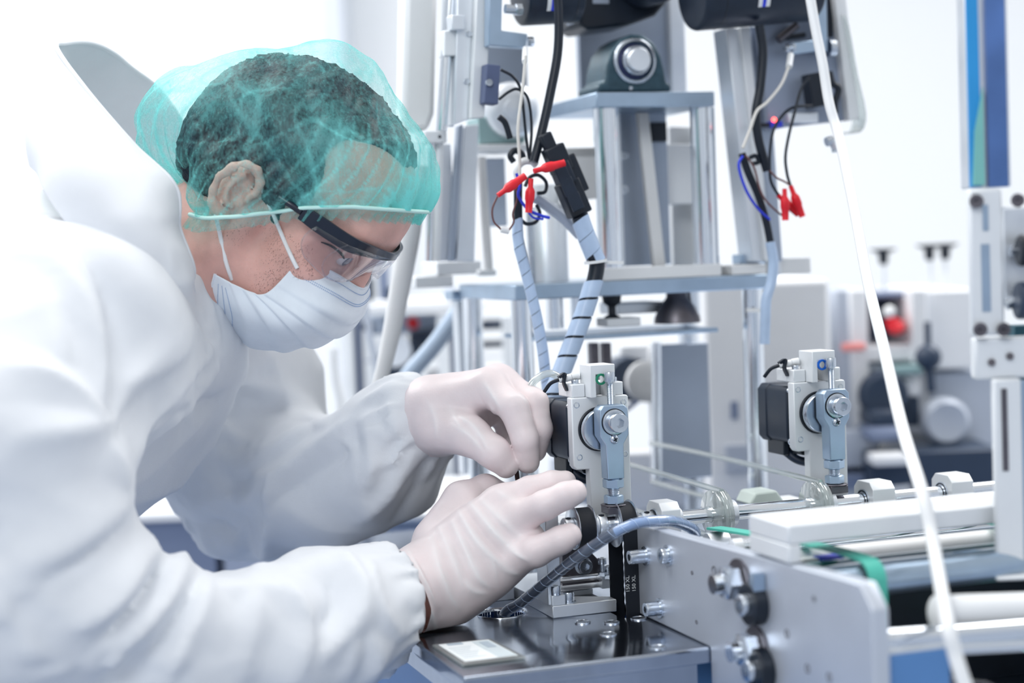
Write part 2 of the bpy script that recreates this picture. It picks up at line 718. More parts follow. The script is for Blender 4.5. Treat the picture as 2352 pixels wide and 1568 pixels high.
def cap_mat():
    m = bpy.data.materials.new('bouffant_film')
    m.use_nodes = True
    nt = m.node_tree
    nt.nodes.remove(nt.nodes['Principled BSDF'])
    L, N = nt.links, nt.nodes
    out = N['Material Output']
    tc = N.new('ShaderNodeTexCoord')
    mp = N.new('ShaderNodeMapping')
    mp.inputs['Scale'].default_value = (1, 1, .55)
    L.new(tc.outputs['Object'], mp.inputs['Vector'])
    n1 = N.new('ShaderNodeTexNoise')
    n1.inputs['Scale'].default_value = 420
    n1.inputs['Detail'].default_value = 6
    n1.inputs['Roughness'].default_value = .7
    L.new(mp.outputs[0], n1.inputs['Vector'])
    n2 = N.new('ShaderNodeTexNoise')
    n2.inputs['Scale'].default_value = 22
    n2.inputs['Detail'].default_value = 3
    L.new(tc.outputs['Object'], n2.inputs['Vector'])
    ad = N.new('ShaderNodeMath')
    ad.operation = 'ADD'
    L.new(n1.outputs['Fac'], ad.inputs[0])
    L.new(n2.outputs['Fac'], ad.inputs[1])
    r = N.new('ShaderNodeMapRange')
    r.inputs['From Min'].default_value = .78
    r.inputs['From Max'].default_value = 1.24
    r.inputs['To Min'].default_value = .0
    r.inputs['To Max'].default_value = .44
    L.new(ad.outputs[0], r.inputs['Value'])
    at = N.new('ShaderNodeAttribute')
    at.attribute_name = 'fold'
    sm = N.new('ShaderNodeMath')
    sm.operation = 'MULTIPLY_ADD'
    sm.use_clamp = True
    sm.inputs[1].default_value = .75
    L.new(at.outputs['Fac'], sm.inputs[0])
    L.new(r.outputs[0], sm.inputs[2])
    r = sm
    t = N.new('ShaderNodeBsdfTransparent')
    t.inputs['Color'].default_value = (.87, .99, .975, 1)
    d = N.new('ShaderNodeBsdfDiffuse')
    d.inputs['Color'].default_value = (.27, .92, .91, 1)
    tl = N.new('ShaderNodeBsdfTranslucent')
    tl.inputs['Color'].default_value = (.34, .95, .93, 1)
    g = N.new('ShaderNodeBsdfGlossy')
    g.inputs['Roughness'].default_value = .35
    dm = N.new('ShaderNodeMixShader')
    dm.inputs[0].default_value = .45
    L.new(d.outputs[0], dm.inputs[1])
    L.new(tl.outputs[0], dm.inputs[2])
    m1 = N.new('ShaderNodeMixShader')
    L.new(r.outputs[0], m1.inputs[0])
    L.new(t.outputs[0], m1.inputs[1])
    L.new(dm.outputs[0], m1.inputs[2])
    m2 = N.new('ShaderNodeMixShader')
    m2.inputs[0].default_value = .03
    L.new(m1.outputs[0], m2.inputs[1])
    L.new(g.outputs[0], m2.inputs[2])
    L.new(m2.outputs[0], out.inputs['Surface'])
    bp = N.new('ShaderNodeBump')
    bp.inputs['Strength'].default_value = .35
    bp.inputs['Distance'].default_value = .001
    L.new(n1.outputs['Fac'], bp.inputs['Height'])
    L.new(bp.outputs[0], d.inputs['Normal'])
    L.new(bp.outputs[0], g.inputs['Normal'])
    return m


M_CAP = cap_mat()

# ------------------------------------------------------------------ head frame (millimetres: f forward, l towards his right, u up)
_p, _s = R(39), R(12)
_F0 = np.array([math.cos(_s), -math.sin(_s), 0])
HL = np.array([-math.sin(_s), -math.cos(_s), 0])
HF = math.cos(_p) * _F0 - math.sin(_p) * np.array([0, 0, 1.0])
HU = math.sin(_p) * _F0 + math.cos(_p) * np.array([0, 0, 1.0])
HROT = np.array([HF, HL, HU])
HC = P(545, 458, 1.375) - .072 * HL


def H(f, l, u):
    return HC + (f * HF + l * HL + u * HU) / 1000


def Hpx(px, py, l):
    """(f,u) of a spot of the photograph on the lateral plane l"""
    q = PPL(px, py, HC + l / 1000 * HL, HL) - HC
    return 1000 * q @ HF, 1000 * q @ HU


def hpt(px, py, l):
    return PPL(px, py, HC + l / 1000 * HL, HL)


def hel(f, l, u, a, b, c, k=12, pitch=0, yaw=0, roll=0):
    rot = Matrix.Rotation(R(pitch), 3, 'Y') @ Matrix.Rotation(R(yaw), 3, 'Z') @ Matrix.Rotation(R(roll), 3, 'X')
    rot = np.array(rot).T
    return el(H(f, l, u), np.array([a, b, c]) / 1000, k / 1000, rot @ HROT)


def hrc(a, b, ra, rb, k=10):
    return rc(H(*a), H(*b), ra / 1000, rb / 1000, k / 1000)


def hch(pts, rad, k=6):
    return [hrc(pts[i], pts[i + 1], rad[i], rad[i + 1], k) for i in range(len(pts) - 1)]


CRAN = [hel(7, 0, 50, 95, 74, 75, 10)]


def head_prims():
    p = list(CRAN)
    p += [hel(66, 0, 43, 41, 56, 44, 25), hel(48, 0, -38, 50, 52, 52, 25), hel(62, 0, -10, 40, 58, 50, 20)]
    for s in (1, -1):
        p += [hel(94, s * 26, 31, 10, 24, 8, 12, roll=s * 10),
              hel(72, s * 52, -10, 18, 14, 13, 16),
              hrc((10, s * 58, -5), (6, s * 55, -46), 13, 13, 16),
              hrc((6, s * 55, -46), (64, s * 18, -76), 13, 12, 22),
              hel(60, s * 42, -45, 30, 16, 26, 22)]
    p += [hel(66, 0, -72, 14, 22, 14, 16)]
    for s in (1, -1):
        p += [cut(hel(97, s * 33, 10, 13, 19, 12, 9))]
    p += [hrc((97, 0, 22), (99.5, 0, -2), 6.5, 7.5, 8), hrc((99.5, 0, -2), (103, 0, -18), 7.5, 8.5, 8)]
    for s in (1, -1):
        p += [hel(97, s * 12, -21, 8, 6, 6.5, 6),
              hel(82.5, s * 32, 11, 13.7, 13.7, 13.7, 3),
              hel(88, s * 33, 19, 8, 17, 5, 6, roll=s * 6),
              hel(84, s * 33, 3, 10, 16, 5, 6)]
    p += [hel(86, 0, -46, 9, 22, 7, 8), hel(84, 0, -55, 8, 20, 7, 8)]
    for s in (1, -1):
        p += [cut(hel(95, s * 38, 5.5, 8, 13, 4.4, 1.2, roll=-s * 8))]
    # ears, laid on the outline seen in the photograph
    mir = lambda q: q - 2 * ((q - HC) @ HL) * HL
    for s in (1, -1):
        g = (lambda q: q) if s > 0 else mir
        E = lambda x, y, l: g(hpt(x, y, l))
        W = lambda pts, rad, k: chain([E(*q) for q in pts], [r_ / 1000 for r_ in rad], k / 1000)
        p += [el(E(540, 432, 73), (.0135, .0065, .021), .008, np.array(Matrix.Rotation(R(-6), 3, 'Y')).T @ HROT)]
        p += W([(588, 446, 75), (598, 420, 79), (592, 392, 83), (566, 378, 86), (534, 384, 88), (506, 406, 88), (490, 436, 87), (488, 464, 85), (500, 484, 82), (514, 490, 78)], [3.2, 3.4, 3.6, 3.7, 3.7, 3.6, 3.5, 4.0, 5.4, 4.0], 3)
        p += W([(562, 402, 80), (540, 412, 83), (524, 432, 84), (520, 458, 83), (532, 474, 80)], [2.4, 2.8, 3.0, 3.0, 2.4], 3)
        p += [el(E(566, 456, 78), (.0035, .0045, .0055), .004, HROT)]
        p += [cut(el(E(545, 447, 82), (.0062, .0085, .0080), .003, HROT)), cut(el(E(560, 390, 86), (.0075, .0035, .0022), .002, HROT)), cut(rc(E(512, 414, 88), E(503, 452, 87), .0022, .0022, .003))]
    return p


# ------------------------------------------------------------------ hands: photo spot + distance for every joint
def pch(pts, rad, k=.006):
    return chain([P(*q) for q in pts], rad, k)


def near_hand():
    p = [rc(P(850, 1405, 1.325), P(960, 1345, 1.372), .029, .028, .02)]
    wr = [(972, 1322, 1.385), (975, 1340, 1.378), (985, 1362, 1.374), (995, 1382, 1.372)]
    kn = [(1148, 1156, 1.392), (1182, 1192, 1.381), (1188, 1243, 1.380), (1160, 1296, 1.382)]
    for a, b, r1, r2 in zip(wr, kn, (.016, .016, .016, .016), (.0118, .0122, .0118, .0125)):
        p.append(rc(P(*a), P(*b), r1, r2, .016))
    p.append(rc(P(1030, 1300, 1.388), P(1100, 1235, 1.392), .026, .022, .02))
    p.append(rc(P(1010, 1385, 1.372), P(1110, 1320, 1.378), .020, .018, .02))       # ball of the little finger
    fg = [pch([kn[0], (1215, 1126, 1.390), (1270, 1111, 1.388), (1297, 1107, 1.390)], [.0118, .0104, .0096, .0086], .003),
          pch([kn[1], (1252, 1160, 1.356), (1299, 1138, 1.354), (1320, 1130, 1.357)], [.0122, .0108, .0098, .0088], .003),
          pch([kn[2], (1220, 1240, 1.374), (1224, 1258, 1.377), (1206, 1268, 1.380)], [.0118, .0104, .0095, .0085], .003),
          pch([kn[3], (1232, 1266, 1.356), (1288, 1240, 1.352), (1308, 1229, 1.355)], [.0128, .0112, .0100, .0088], .003),
          pch([(1000, 1240, 1.405), (1062, 1152, 1.422), (1115, 1128, 1.438), (1160, 1138, 1.452)], [.018, .0155, .0125, .0095], .006)]
    return [hand(p, fg, .012)]


def far_hand():
    p = [rc(P(930, 985, 1.510), P(1000, 948, 1.492), .028, .027, .02)]
    wr = [(1000, 938, 1.472), (1000, 936, 1.488), (1000, 942, 1.503), (1000, 952, 1.515)]
    kn = [(1120, 892, 1.455), (1146, 880, 1.472), (1140, 888, 1.494), (1122, 906, 1.512)]
    for a, b in zip(wr, kn):
        p.append(rc(P(*a), P(*b), .019, .0132, .018))
    p.append(rc(P(1020, 968, 1.485), P(1085, 942, 1.487), .026, .018, .02))
    fg = [pch([kn[0], (1180, 936, 1.430), (1206, 1008, 1.424), (1213, 1060, 1.430)], [.0130, .0118, .0104, .0090], .003),
          pch([kn[1], (1226, 925, 1.448), (1238, 985, 1.442), (1228, 1034, 1.446)], [.0130, .0114, .0104, .0092], .003),
          pch([kn[2], (1212, 950, 1.486), (1198, 1010, 1.484), (1165, 1046, 1.478)], [.0125, .0108, .0098, .0088], .003),
          pch([kn[3], (1172, 985, 1.510), (1150, 1038, 1.502), (1126, 1048, 1.486)], [.0115, .0100, .0093, .0084], .003),
          pch([(1010, 985, 1.464), (1078, 1000, 1.440), (1136, 1040, 1.426), (1162, 1068, 1.428)], [.0200, .0155, .0122, .0098], .006)]
    return [hand(p, fg, .012)]


# ------------------------------------------------------------------ coverall shape
SPX = unit(P(-350, 1150, 1.46) - P(300, 720, 1.46))        # along the spine, towards the hips
LAT = np.array([0, 1.0, 0])
APX = np.cross(SPX, LAT)
TROT = np.array([SPX, LAT, APX])


def suit_prims():
    p = []
    p.append(el(P(85, 866, 1.46), (.175, .205, .138), .06, TROT))
    p.append(el(P(-60, 960, 1.46), (.20, .20, .14), .06, TROT))
    p.append(el(P(-390, 1160, 1.46), (.18, .19, .15), .08, TROT))
    p.append(rc(P(180, 760, 1.46), P(312, 752, 1.45), .085, .055, .05))          # collar
    p.append(rc(P(150, 795, 1.30), P(300, 820, 1.62), .085, .085, .06))           # shoulder girdle
    # near arm
    p += chain([P(90, 790, 1.27), P(5, 1010, 1.20), P(62, 1340, 1.185)], [.092, .078, .070], .05)
    p += chain([P(62, 1350, 1.185), P(400, 1492, 1.235), P(660, 1462, 1.285), P(800, 1412, 1.315), P(900, 1385, 1.335)], [.070, .053, .050, .049, .046], .03)
    # far arm
    p += chain([P(400, 800, 1.64), P(535, 890, 1.66), P(560, 1100, 1.64)], [.10, .072, .064], .05)
    p += chain([P(570, 1125, 1.64), P(760, 1115, 1.575), P(880, 1052, 1.532), P(950, 1005, 1.505)], [.064, .057, .049, .038], .03)
    p.append(rc(P(880, 985, 1.525), P(945, 960, 1.505), .034, .031, .03))
    # legs
    for y in (1.36, 1.56):
        h = P(-390, 1160, y)
        p += chain([h, np.array([h[0] - .02, y, .50]), np.array([h[0] - .08, y, .10])], [.11, .085, .075], .06)
    return p


# creases of the cloth: photo spots along the line, height (m, negative = valley), half width (m)
FOLDS = [
    ([(352, 1262), (300, 1330), (235, 1395), (170, 1430)], .014, .016),
    ([(420, 1292), (385, 1350), (300, 1450), (235, 1530)], .014, .016),
    ([(362, 1312), (325, 1370), (240, 1450)], -.011, .014),
    ([(470, 1342), (440, 1420), (400, 1500), (375, 1568)], .012, .016),
    ([(440, 1350), (400, 1430), (330, 1520)], -.008, .016),
    ([(330, 1470), (290, 1520), (240, 1560)], -.010, .018),
    ([(580, 1345), (572, 1430), (548, 1530)], .006, .012),
    ([(430, 1372), (520, 1365), (640, 1372), (740, 1420)], .005, .012),
    ([(640, 1345), (700, 1420), (690, 1490), (650, 1560)], .009, .014),
    ([(800, 1285), (832, 1370), (790, 1450), (715, 1510)], .010, .013),
    ([(755, 1330), (765, 1400), (705, 1455)], -.008, .014),
    ([(770, 1420), (800, 1470), (790, 1540)], .007, .012),
    ([(690, 1500), (740, 1490), (790, 1510)], .006, .010),
    ([(850, 1290), (862, 1390), (905, 1450)], .007, .010),
    ([(840, 1460), (860, 1500), (850, 1550)], .007, .012),
    ([(268, 960), (200, 985), (110, 1000), (20, 1010)], .007, .02),
    ([(232, 962), (180, 900), (100, 862), (20, 850)], .008, .02),
    ([(282, 1150), (230, 1210), (150, 1270), (60, 1300)], .010, .02),
    ([(275, 1208), (200, 1265), (110, 1330)], -.010, .016),
    ([(240, 1010), (270, 1070), (278, 1140)], .006, .02),
    ([(130, 600), (200, 700), (238, 830), (232, 920)], .010, .022),
    ([(185, 560), (250, 690), (268, 830), (268, 940)], -.012, .016),
    ([(60, 640), (120, 760), (150, 860)], .006, .025),
    ([(492, 775), (440, 850), (360, 960), (300, 1060)], .005, .010),
    ([(385, 870), (340, 930), (280, 985)], -.010, .016),
    ([(300, 1090), (380, 990), (455, 880), (500, 820)], .007, .016),
    ([(420, 800), (360, 850), (300, 880)], .006, .014),
    # far sleeve
    ([(720, 985), (640, 1040), (550, 1085)], .010, .016),
    ([(810, 970), (735, 1030), (610, 1120), (545, 1165)], .013, .016),
    ([(838, 1010), (760, 1062), (640, 1150), (610, 1200)], -.010, .014),
    ([(680, 1090), (640, 1110), (618, 1200), (596, 1295)], .014, .016),
    ([(548, 1172), (568, 1250), (585, 1300)], -.011, .014),
    ([(480, 1180), (520, 1225), (560, 1212)], -.009, .012),
    ([(440, 1170), (500, 1140), (540, 1150)], .009, .014),
    ([(832, 952), (862, 1030), (850, 1120)], .008, .014),
    ([(930, 1050), (900, 1120), (830, 1190)], .009, .014),
    ([(985, 1050), (962, 1110), (905, 1190)], -.007, .012),
    ([(900, 900), (905, 960), (935, 1020)], .005, .010),
    ([(440, 1010), (475, 942), (560, 928), (640, 945)], -.012, .018),
    ([(560, 880), (640, 905), (705, 940)], .008, .018),
    ([(700, 960), (780, 1000), (830, 1060)], .006, .014),
]


def fold_lines(prims):
    """the creases laid on the surface of the suit"""
    pp, cnt = [], []
    for pts, a, w in FOLDS:
        q = spline(np.array(pts, float), 4)
        pp += [tuple(x) for x in q]
        cnt.append(len(q))
    S = march(prims, pp)
    out, i = [], 0
    for (pts, a, w), n in zip(FOLDS, cnt):
        s_ = S[i:i + n]
        i += n
        am = np.sin(np.linspace(.25, math.pi - .25, n)) ** .6 * a
        for j in range(n - 1):
            if np.linalg.norm(s_[j + 1] - s_[j]) < .08:
                out.append((s_[j], s_[j + 1], am[j] * 1.5, am[j + 1] * 1.5, w * .8))
    return out


LINES = []


def fold_field(X, d, lines):
    c = X.mean(0)
    rad = np.linalg.norm(X - c, axis=1).max() if len(X) else 0
    up, dn = 0, 0
    for a, b, h0, h1, w in lines:
        if np.linalg.norm((a + b) / 2 - c) - np.linalg.norm(b - a) / 2 - rad > w * 4:
            continue
        ba = b - a
        t = np.clip((X - a) @ ba / (ba @ ba + 1e-12), 0, 1)
        q = X - a - t[:, None] * ba
        qq = (q * q).sum(1)
        h = (h0 + (h1 - h0) * t) * np.exp(-np.sqrt(np.maximum(qq - np.minimum(d * d, qq * .96), 0)) / w)
        up = np.maximum(up, h)
        dn = np.minimum(dn, h)
    return -up - dn


def suit_extra(X, d):
    n = noise3(X, 9, 1) * .005
    n += np.abs(noise3(X @ np.array([[14.5, -4, 0], [0, 0, 7.0], [8.5, 6.5, 0]]), 1, 4)) * .013 - .004
    n += np.abs(noise3(X @ np.array([[8, -8.5, 2], [4, 0, 11.0], [-20, -3.5, 0]]), 1, 14)) * .007 - .002
    n += noise3(X, 34, 2) * .0010
    n = n + fold_field(X, d, LINES)
    # gathered cuffs: little ridges round the sleeve ends
    for c, ax, L in CUFFS:
        q = X - c
        s = q @ ax
        w = np.exp(-(s / L) ** 2)
        m = w > .05
        if m.any():
            x, y, _ = frame(ax)
            a = np.arctan2(q[m] @ y, q[m] @ x)
            n[m] += w[m] * .0024 * np.sin(a * 15 + 3 * noise3(q[m], 60, 5))
    d = d + n
    # the near sleeve ends open at the wrist and rests on the table
    q = X - NCUT
    near = (q * q).sum(1) < .09 ** 2
    if near.any():
        pl = q @ NAX + noise3(X, 70, 9) * .003
        d = np.where(near, np.maximum(d, pl), d)
    return carve(X, d)


NAX = unit(P(1010, 1380, 1.36) - P(800, 1405, 1.31))
NCUT = P(902, 1390, 1.337)


def carve(X, d):
    q = X - MO
    u, v = q @ MU, q @ MV
    b = np.maximum(np.maximum(-.1275 - u, v - .51), np.maximum(-.155 - v, X[:, 2] - .9022))
    return np.maximum(d, -b)


CUFFS = [(P(888, 1393, 1.333), unit(P(1010, 1380, 1.36) - P(800, 1405, 1.31)), .018),
         (P(965, 965, 1.502), unit(P(1000, 948, 1.492) - P(880, 1020, 1.53)), .022)]


def clip_mb(V, F, field, h):
    """keeps field > 0; snaps the border onto the cut"""
    V = V.copy()
    d = field(V)
    drop = d < 0
    fm = drop[F]
    straddle = fm.any(1) & ~fm.all(1)
    bv = np.unique(F[straddle].ravel())
    bv = bv[drop[bv]]
    e = 1e-4
    G = np.stack([(field(V[bv] + np.eye(3)[i] * e) - d[bv]) / e for i in range(3)], 1)
    V[bv] -= G * (d[bv] / (G * G).sum(1))[:, None]
    F = F[~fm.all(1)]
    used = np.unique(F.ravel())
    mp = np.full(len(V), -1)
    mp[used] = np.arange(len(used))
    return V[used], mp[F]


def build_person():
    hp, nh, fh = head_prims(), near_hand(), far_hand()
    core = [rc(H(-14, 0, -34), P(330, 760, 1.46), .056, .062, .03), el(P(140, 835, 1.46), (.16, .16, .10), .05, TROT),
            rc(P(230, 760, 1.34), P(250, 760, 1.58), .06, .06, .05), rc(P(140, 835, 1.46), P(-390, 1160, 1.46), .10, .11, .05)]
    core += chain([P(160, 740, 1.31), P(40, 1010, 1.20), P(110, 1360, 1.20), P(420, 1470, 1.235), P(850, 1400, 1.325)], [.05, .04, .032, .032, .028], .03)
    core += chain([P(300, 780, 1.60), P(560, 930, 1.66), P(545, 1130, 1.64), P(760, 1090, 1.575), P(930, 985, 1.510)], [.05, .04, .034, .034, .027], .03)
    for y in (1.36, 1.56):
        h = P(-390, 1160, y)
        core += chain([h, np.array([h[0] - .02, y, .50]), np.array([h[0] - .08, y, .09])], [.09, .06, .045], .05)
        core += [rc(np.array([h[0] - .08, y, .05]), np.array([h[0] + .08, y, .035]), .045, .03, .03)]
    base = np.array([P(-390, 1160, 1.46)[0], 1.46, 0])
    who = thing('person', 'person in white hooded coverall, teal hair cap, mask and goggles bending over the machine', 'person', base)
    V, F = mesh_sdf(core + hp + nh + fh, .0024, carve)
    body = obj('body', sdf_mb(V, F), M_SKIN, who)
    # gloves: same hands, one millimetre larger, with folds
    def glove(nm, prims, extra_pr, folds, field, h=.0013):
        pr = prims + extra_pr
        ln = []
        for pts, r in folds:
            S = march(pr, spline(np.array(pts, float), 5))
            m = len(S)
            hh = r * np.sin(np.linspace(.2, math.pi - .2, m)) ** .6
            for i in range(m - 1):
                if np.linalg.norm(S[i + 1] - S[i]) < .03:
                    ln.append((S[i], S[i + 1], hh[i], hh[i + 1], .0024))
        V, F = mesh_sdf(pr, h, lambda X, d: carve(X, d + noise3(X, 90, 3) * .0003 + fold_field(X, d, ln) - .0011))
        V, F = clip_mb(V, F, field, h)
        o = obj(nm, sdf_mb(V, F), M_LATEX, who)
        th = np.zeros(len(V))
        for ix in np.array_split(np.lexsort((V[:, 2] // .02, V[:, 0] // .02)), 60):
            th[ix] = np.clip(-fold_field(V[ix], sdf(pr, V[ix]), ln) / .0026, 0, 1)
        at = o.data.attributes.new('fold', 'FLOAT', 'POINT')
        at.data.foreach_set('value', th.astype(np.float32))
        return o

    ax = unit(P(1000, 1330, 1.376) - P(905, 1375, 1.345))
    pA = P(918, 1370, 1.349)
    nf = [([(1080, 1155), (1112, 1195), (1150, 1238), (1185, 1268), (1212, 1283)], .0030), ([(1055, 1175), (1090, 1235), (1135, 1285), (1180, 1316)], .0028),
          ([(1040, 1200), (1070, 1265), (1098, 1325), (1120, 1345)], .0024), ([(1010, 1212), (1040, 1285), (1065, 1352)], .0020),
          ([(992, 1235), (1005, 1300), (1030, 1365), (1050, 1395)], .0022), ([(905, 1288), (945, 1332), (980, 1395), (996, 1440)], .0034),
          ([(932, 1258), (968, 1325), (1005, 1395)], .0020), ([(1105, 1148), (1150, 1192), (1200, 1235)], .0022),
          ([(1128, 1283), (1160, 1306), (1190, 1316)], .0022), ([(1060, 1330), (1085, 1355), (1115, 1362)], .0018),
          ([(1140, 1128), (1160, 1140), (1180, 1150)], .0012), ([(1100, 1250), (1130, 1290), (1140, 1325)], .0016), ([(960, 1290), (990, 1345), (1010, 1410)], -.0016),
          ([(1065, 1165), (1105, 1222), (1150, 1275)], -.0014)]
    g1 = glove('glove', nh, [rc(P(905, 1378, 1.345), P(975, 1345, 1.372), .0335, .031, .01)], nf, lambda X: (X - pA) @ ax)
    # rolled hem of the cuff
    x, y, _ = frame(ax)
    ringp = [P(905, 1375, 1.346) + (x * math.cos(t) + y * math.sin(t)) * .0345 for t in np.linspace(0, 2 * math.pi, 25)]
    ringp = [np.array([q[0], q[1], max(q[2], .9042)]) for q in ringp]
    ax2 = unit(P(1010, 942, 1.490) - P(930, 985, 1.510))
    pB = P(955, 972, 1.503)
    ff = [([(1128, 930), (1148, 968), (1162, 1000)], .0020), ([(1112, 878), (1132, 905), (1152, 935)], .0020), ([(1124, 884), (1138, 905)], -.0012),
          ([(1050, 955), (1085, 978), (1108, 1008), (1120, 1030)], .0018), ([(1040, 975), (1078, 1000), (1110, 1035)], .0016), ([(1032, 940), (1050, 968), (1062, 990)], .0014),
          ([(1172, 915), (1192, 912), (1208, 925)], .0010), ([(985, 925), (1000, 960), (1005, 1000)], .0014), ([(1100, 905), (1120, 940), (1128, 985)], -.0012)]
    g2 = glove('glove', fh, [rc(P(935, 982, 1.508), P(985, 955, 1.495), .0325, .030, .01)], ff, lambda X: (X - pB) @ ax2)
    x, y, _ = frame(ax2)
    c2 = P(952, 973, 1.503)
    mb = MB()
    mb.tube([c2 + (x * math.cos(t) + y * math.sin(t)) * .0345 for t in np.linspace(0, 2 * math.pi, 25)], .0024, n=8, caps=False)
    mb.tube([c2 + ax2 * .004 + (x * math.cos(t) + y * math.sin(t)) * .0340 for t in np.linspace(0, 2 * math.pi, 25)], .002, n=8, caps=False)
    obj('cuff_hem', mb, M_LATEXBAND, g2)
    mb = MB()
    mb.tube(ringp, .0016, n=8, caps=False)
    obj('cuff_hem', mb, M_LATEXBAND, g1)
    # coverall
    sp = suit_prims()
    LINES.extend(fold_lines(sp))
    V, F = mesh_sdf(sp, .0038, suit_extra)
    suit = obj('coverall', sdf_mb(V, F), M_SUIT, who)
    build_hood(suit)
    build_head_gear(who, hp)
    return who


def build_hood(suit):
    # columns round the neck: (base, middle, rim) as photo spot + distance
    c = [
        ((468, 782, 1.385), (462, 755, 1.375), (458, 718, 1.382)),
        ((400, 775, 1.335), (434, 722, 1.328), (444, 660, 1.352)),
        ((330, 725, 1.290), (392, 650, 1.285), (443, 612, 1.342)),
        ((255, 650, 1.265), (340, 565, 1.262), (412, 520, 1.338)),
        ((180, 550, 1.260), (285, 465, 1.262), (405, 430, 1.338)),
        ((105, 445, 1.280), (185, 340, 1.280), (300, 320, 1.342)),
        ((85, 400, 1.340), (85, 290, 1.340), (205, 215, 1.365)),
        ((75, 385, 1.400), (68, 240, 1.400), (125, 102, 1.400)),
        ((110, 400, 1.500), (110, 240, 1.490), (150, 97, 1.440)),
        ((170, 420, 1.580), (180, 270, 1.570), (225, 103, 1.490)),
        ((260, 460, 1.610), (270, 320, 1.610), (300, 148, 1.530)),
        ((350, 520, 1.620), (370, 380, 1.630), (375, 212, 1.560)),
        ((420, 600, 1.600), (450, 480, 1.620), (450, 330, 1.580)),
        ((470, 690, 1.540), (500, 600, 1.570), (520, 470, 1.570)),
        ((475, 750, 1.450), (495, 700, 1.480), (520, 620, 1.520)),
    ]
    G = []
    for b, m, r in c:
        G.append([P(*b), P(*m), P(*r)])
    G = np.array(G)
    rows = []
    for t in np.linspace(0, 1, 25):
        k = (1 - t) * (1 - 2 * t) * G[:, 0] + 4 * t * (1 - t) * G[:, 1] + t * (2 * t - 1) * G[:, 2]
        rows.append(spline(k, 10))
    G2 = np.array(rows)
    flat = G2.reshape(-1, 3)
    lowf = np.exp(-((flat - P(400, 640, 1.33)) ** 2).sum(1) / .075 ** 2)
    n = noise3(flat, 13, 8) * .008 - np.abs(noise3(flat @ np.array([[.8, .2, .6], [0, .6, 0], [-.3, 0, .4]]), 19, 9)) * .008 - np.abs(noise3(flat, 34, 19)) * .012 * lowf
    ctr = P(300, 420, 1.47)
    d = flat - ctr
    d /= np.linalg.norm(d, axis=1)[:, None]
    amp = np.repeat(np.linspace(.3, 1, 25), G2.shape[1])
    G2 = (flat + d * (n * amp)[:, None]).reshape(G2.shape)
    mb = MB().grid(G2)
    h = obj('hood', mb, M_HOOD, suit, solid=.0025, subsurf=1)
    mb = MB().tube(list(G2[-1][::3]), .0022, n=8)
    obj('hood_hem', mb, M_HOOD, h)
    mb = MB()
    mb.tube([P(478, 738, 1.392), P(486, 760, 1.386), P(492, 782, 1.384)], .0016, n=8)
    mb.tube([P(482, 748, 1.388), P(487, 775, 1.383), P(496, 790, 1.382), P(499, 783, 1.382), P(490, 757, 1.385)], .0012, n=8)
    obj('zip_pull', mb, M_ZIP, suit)
    return h


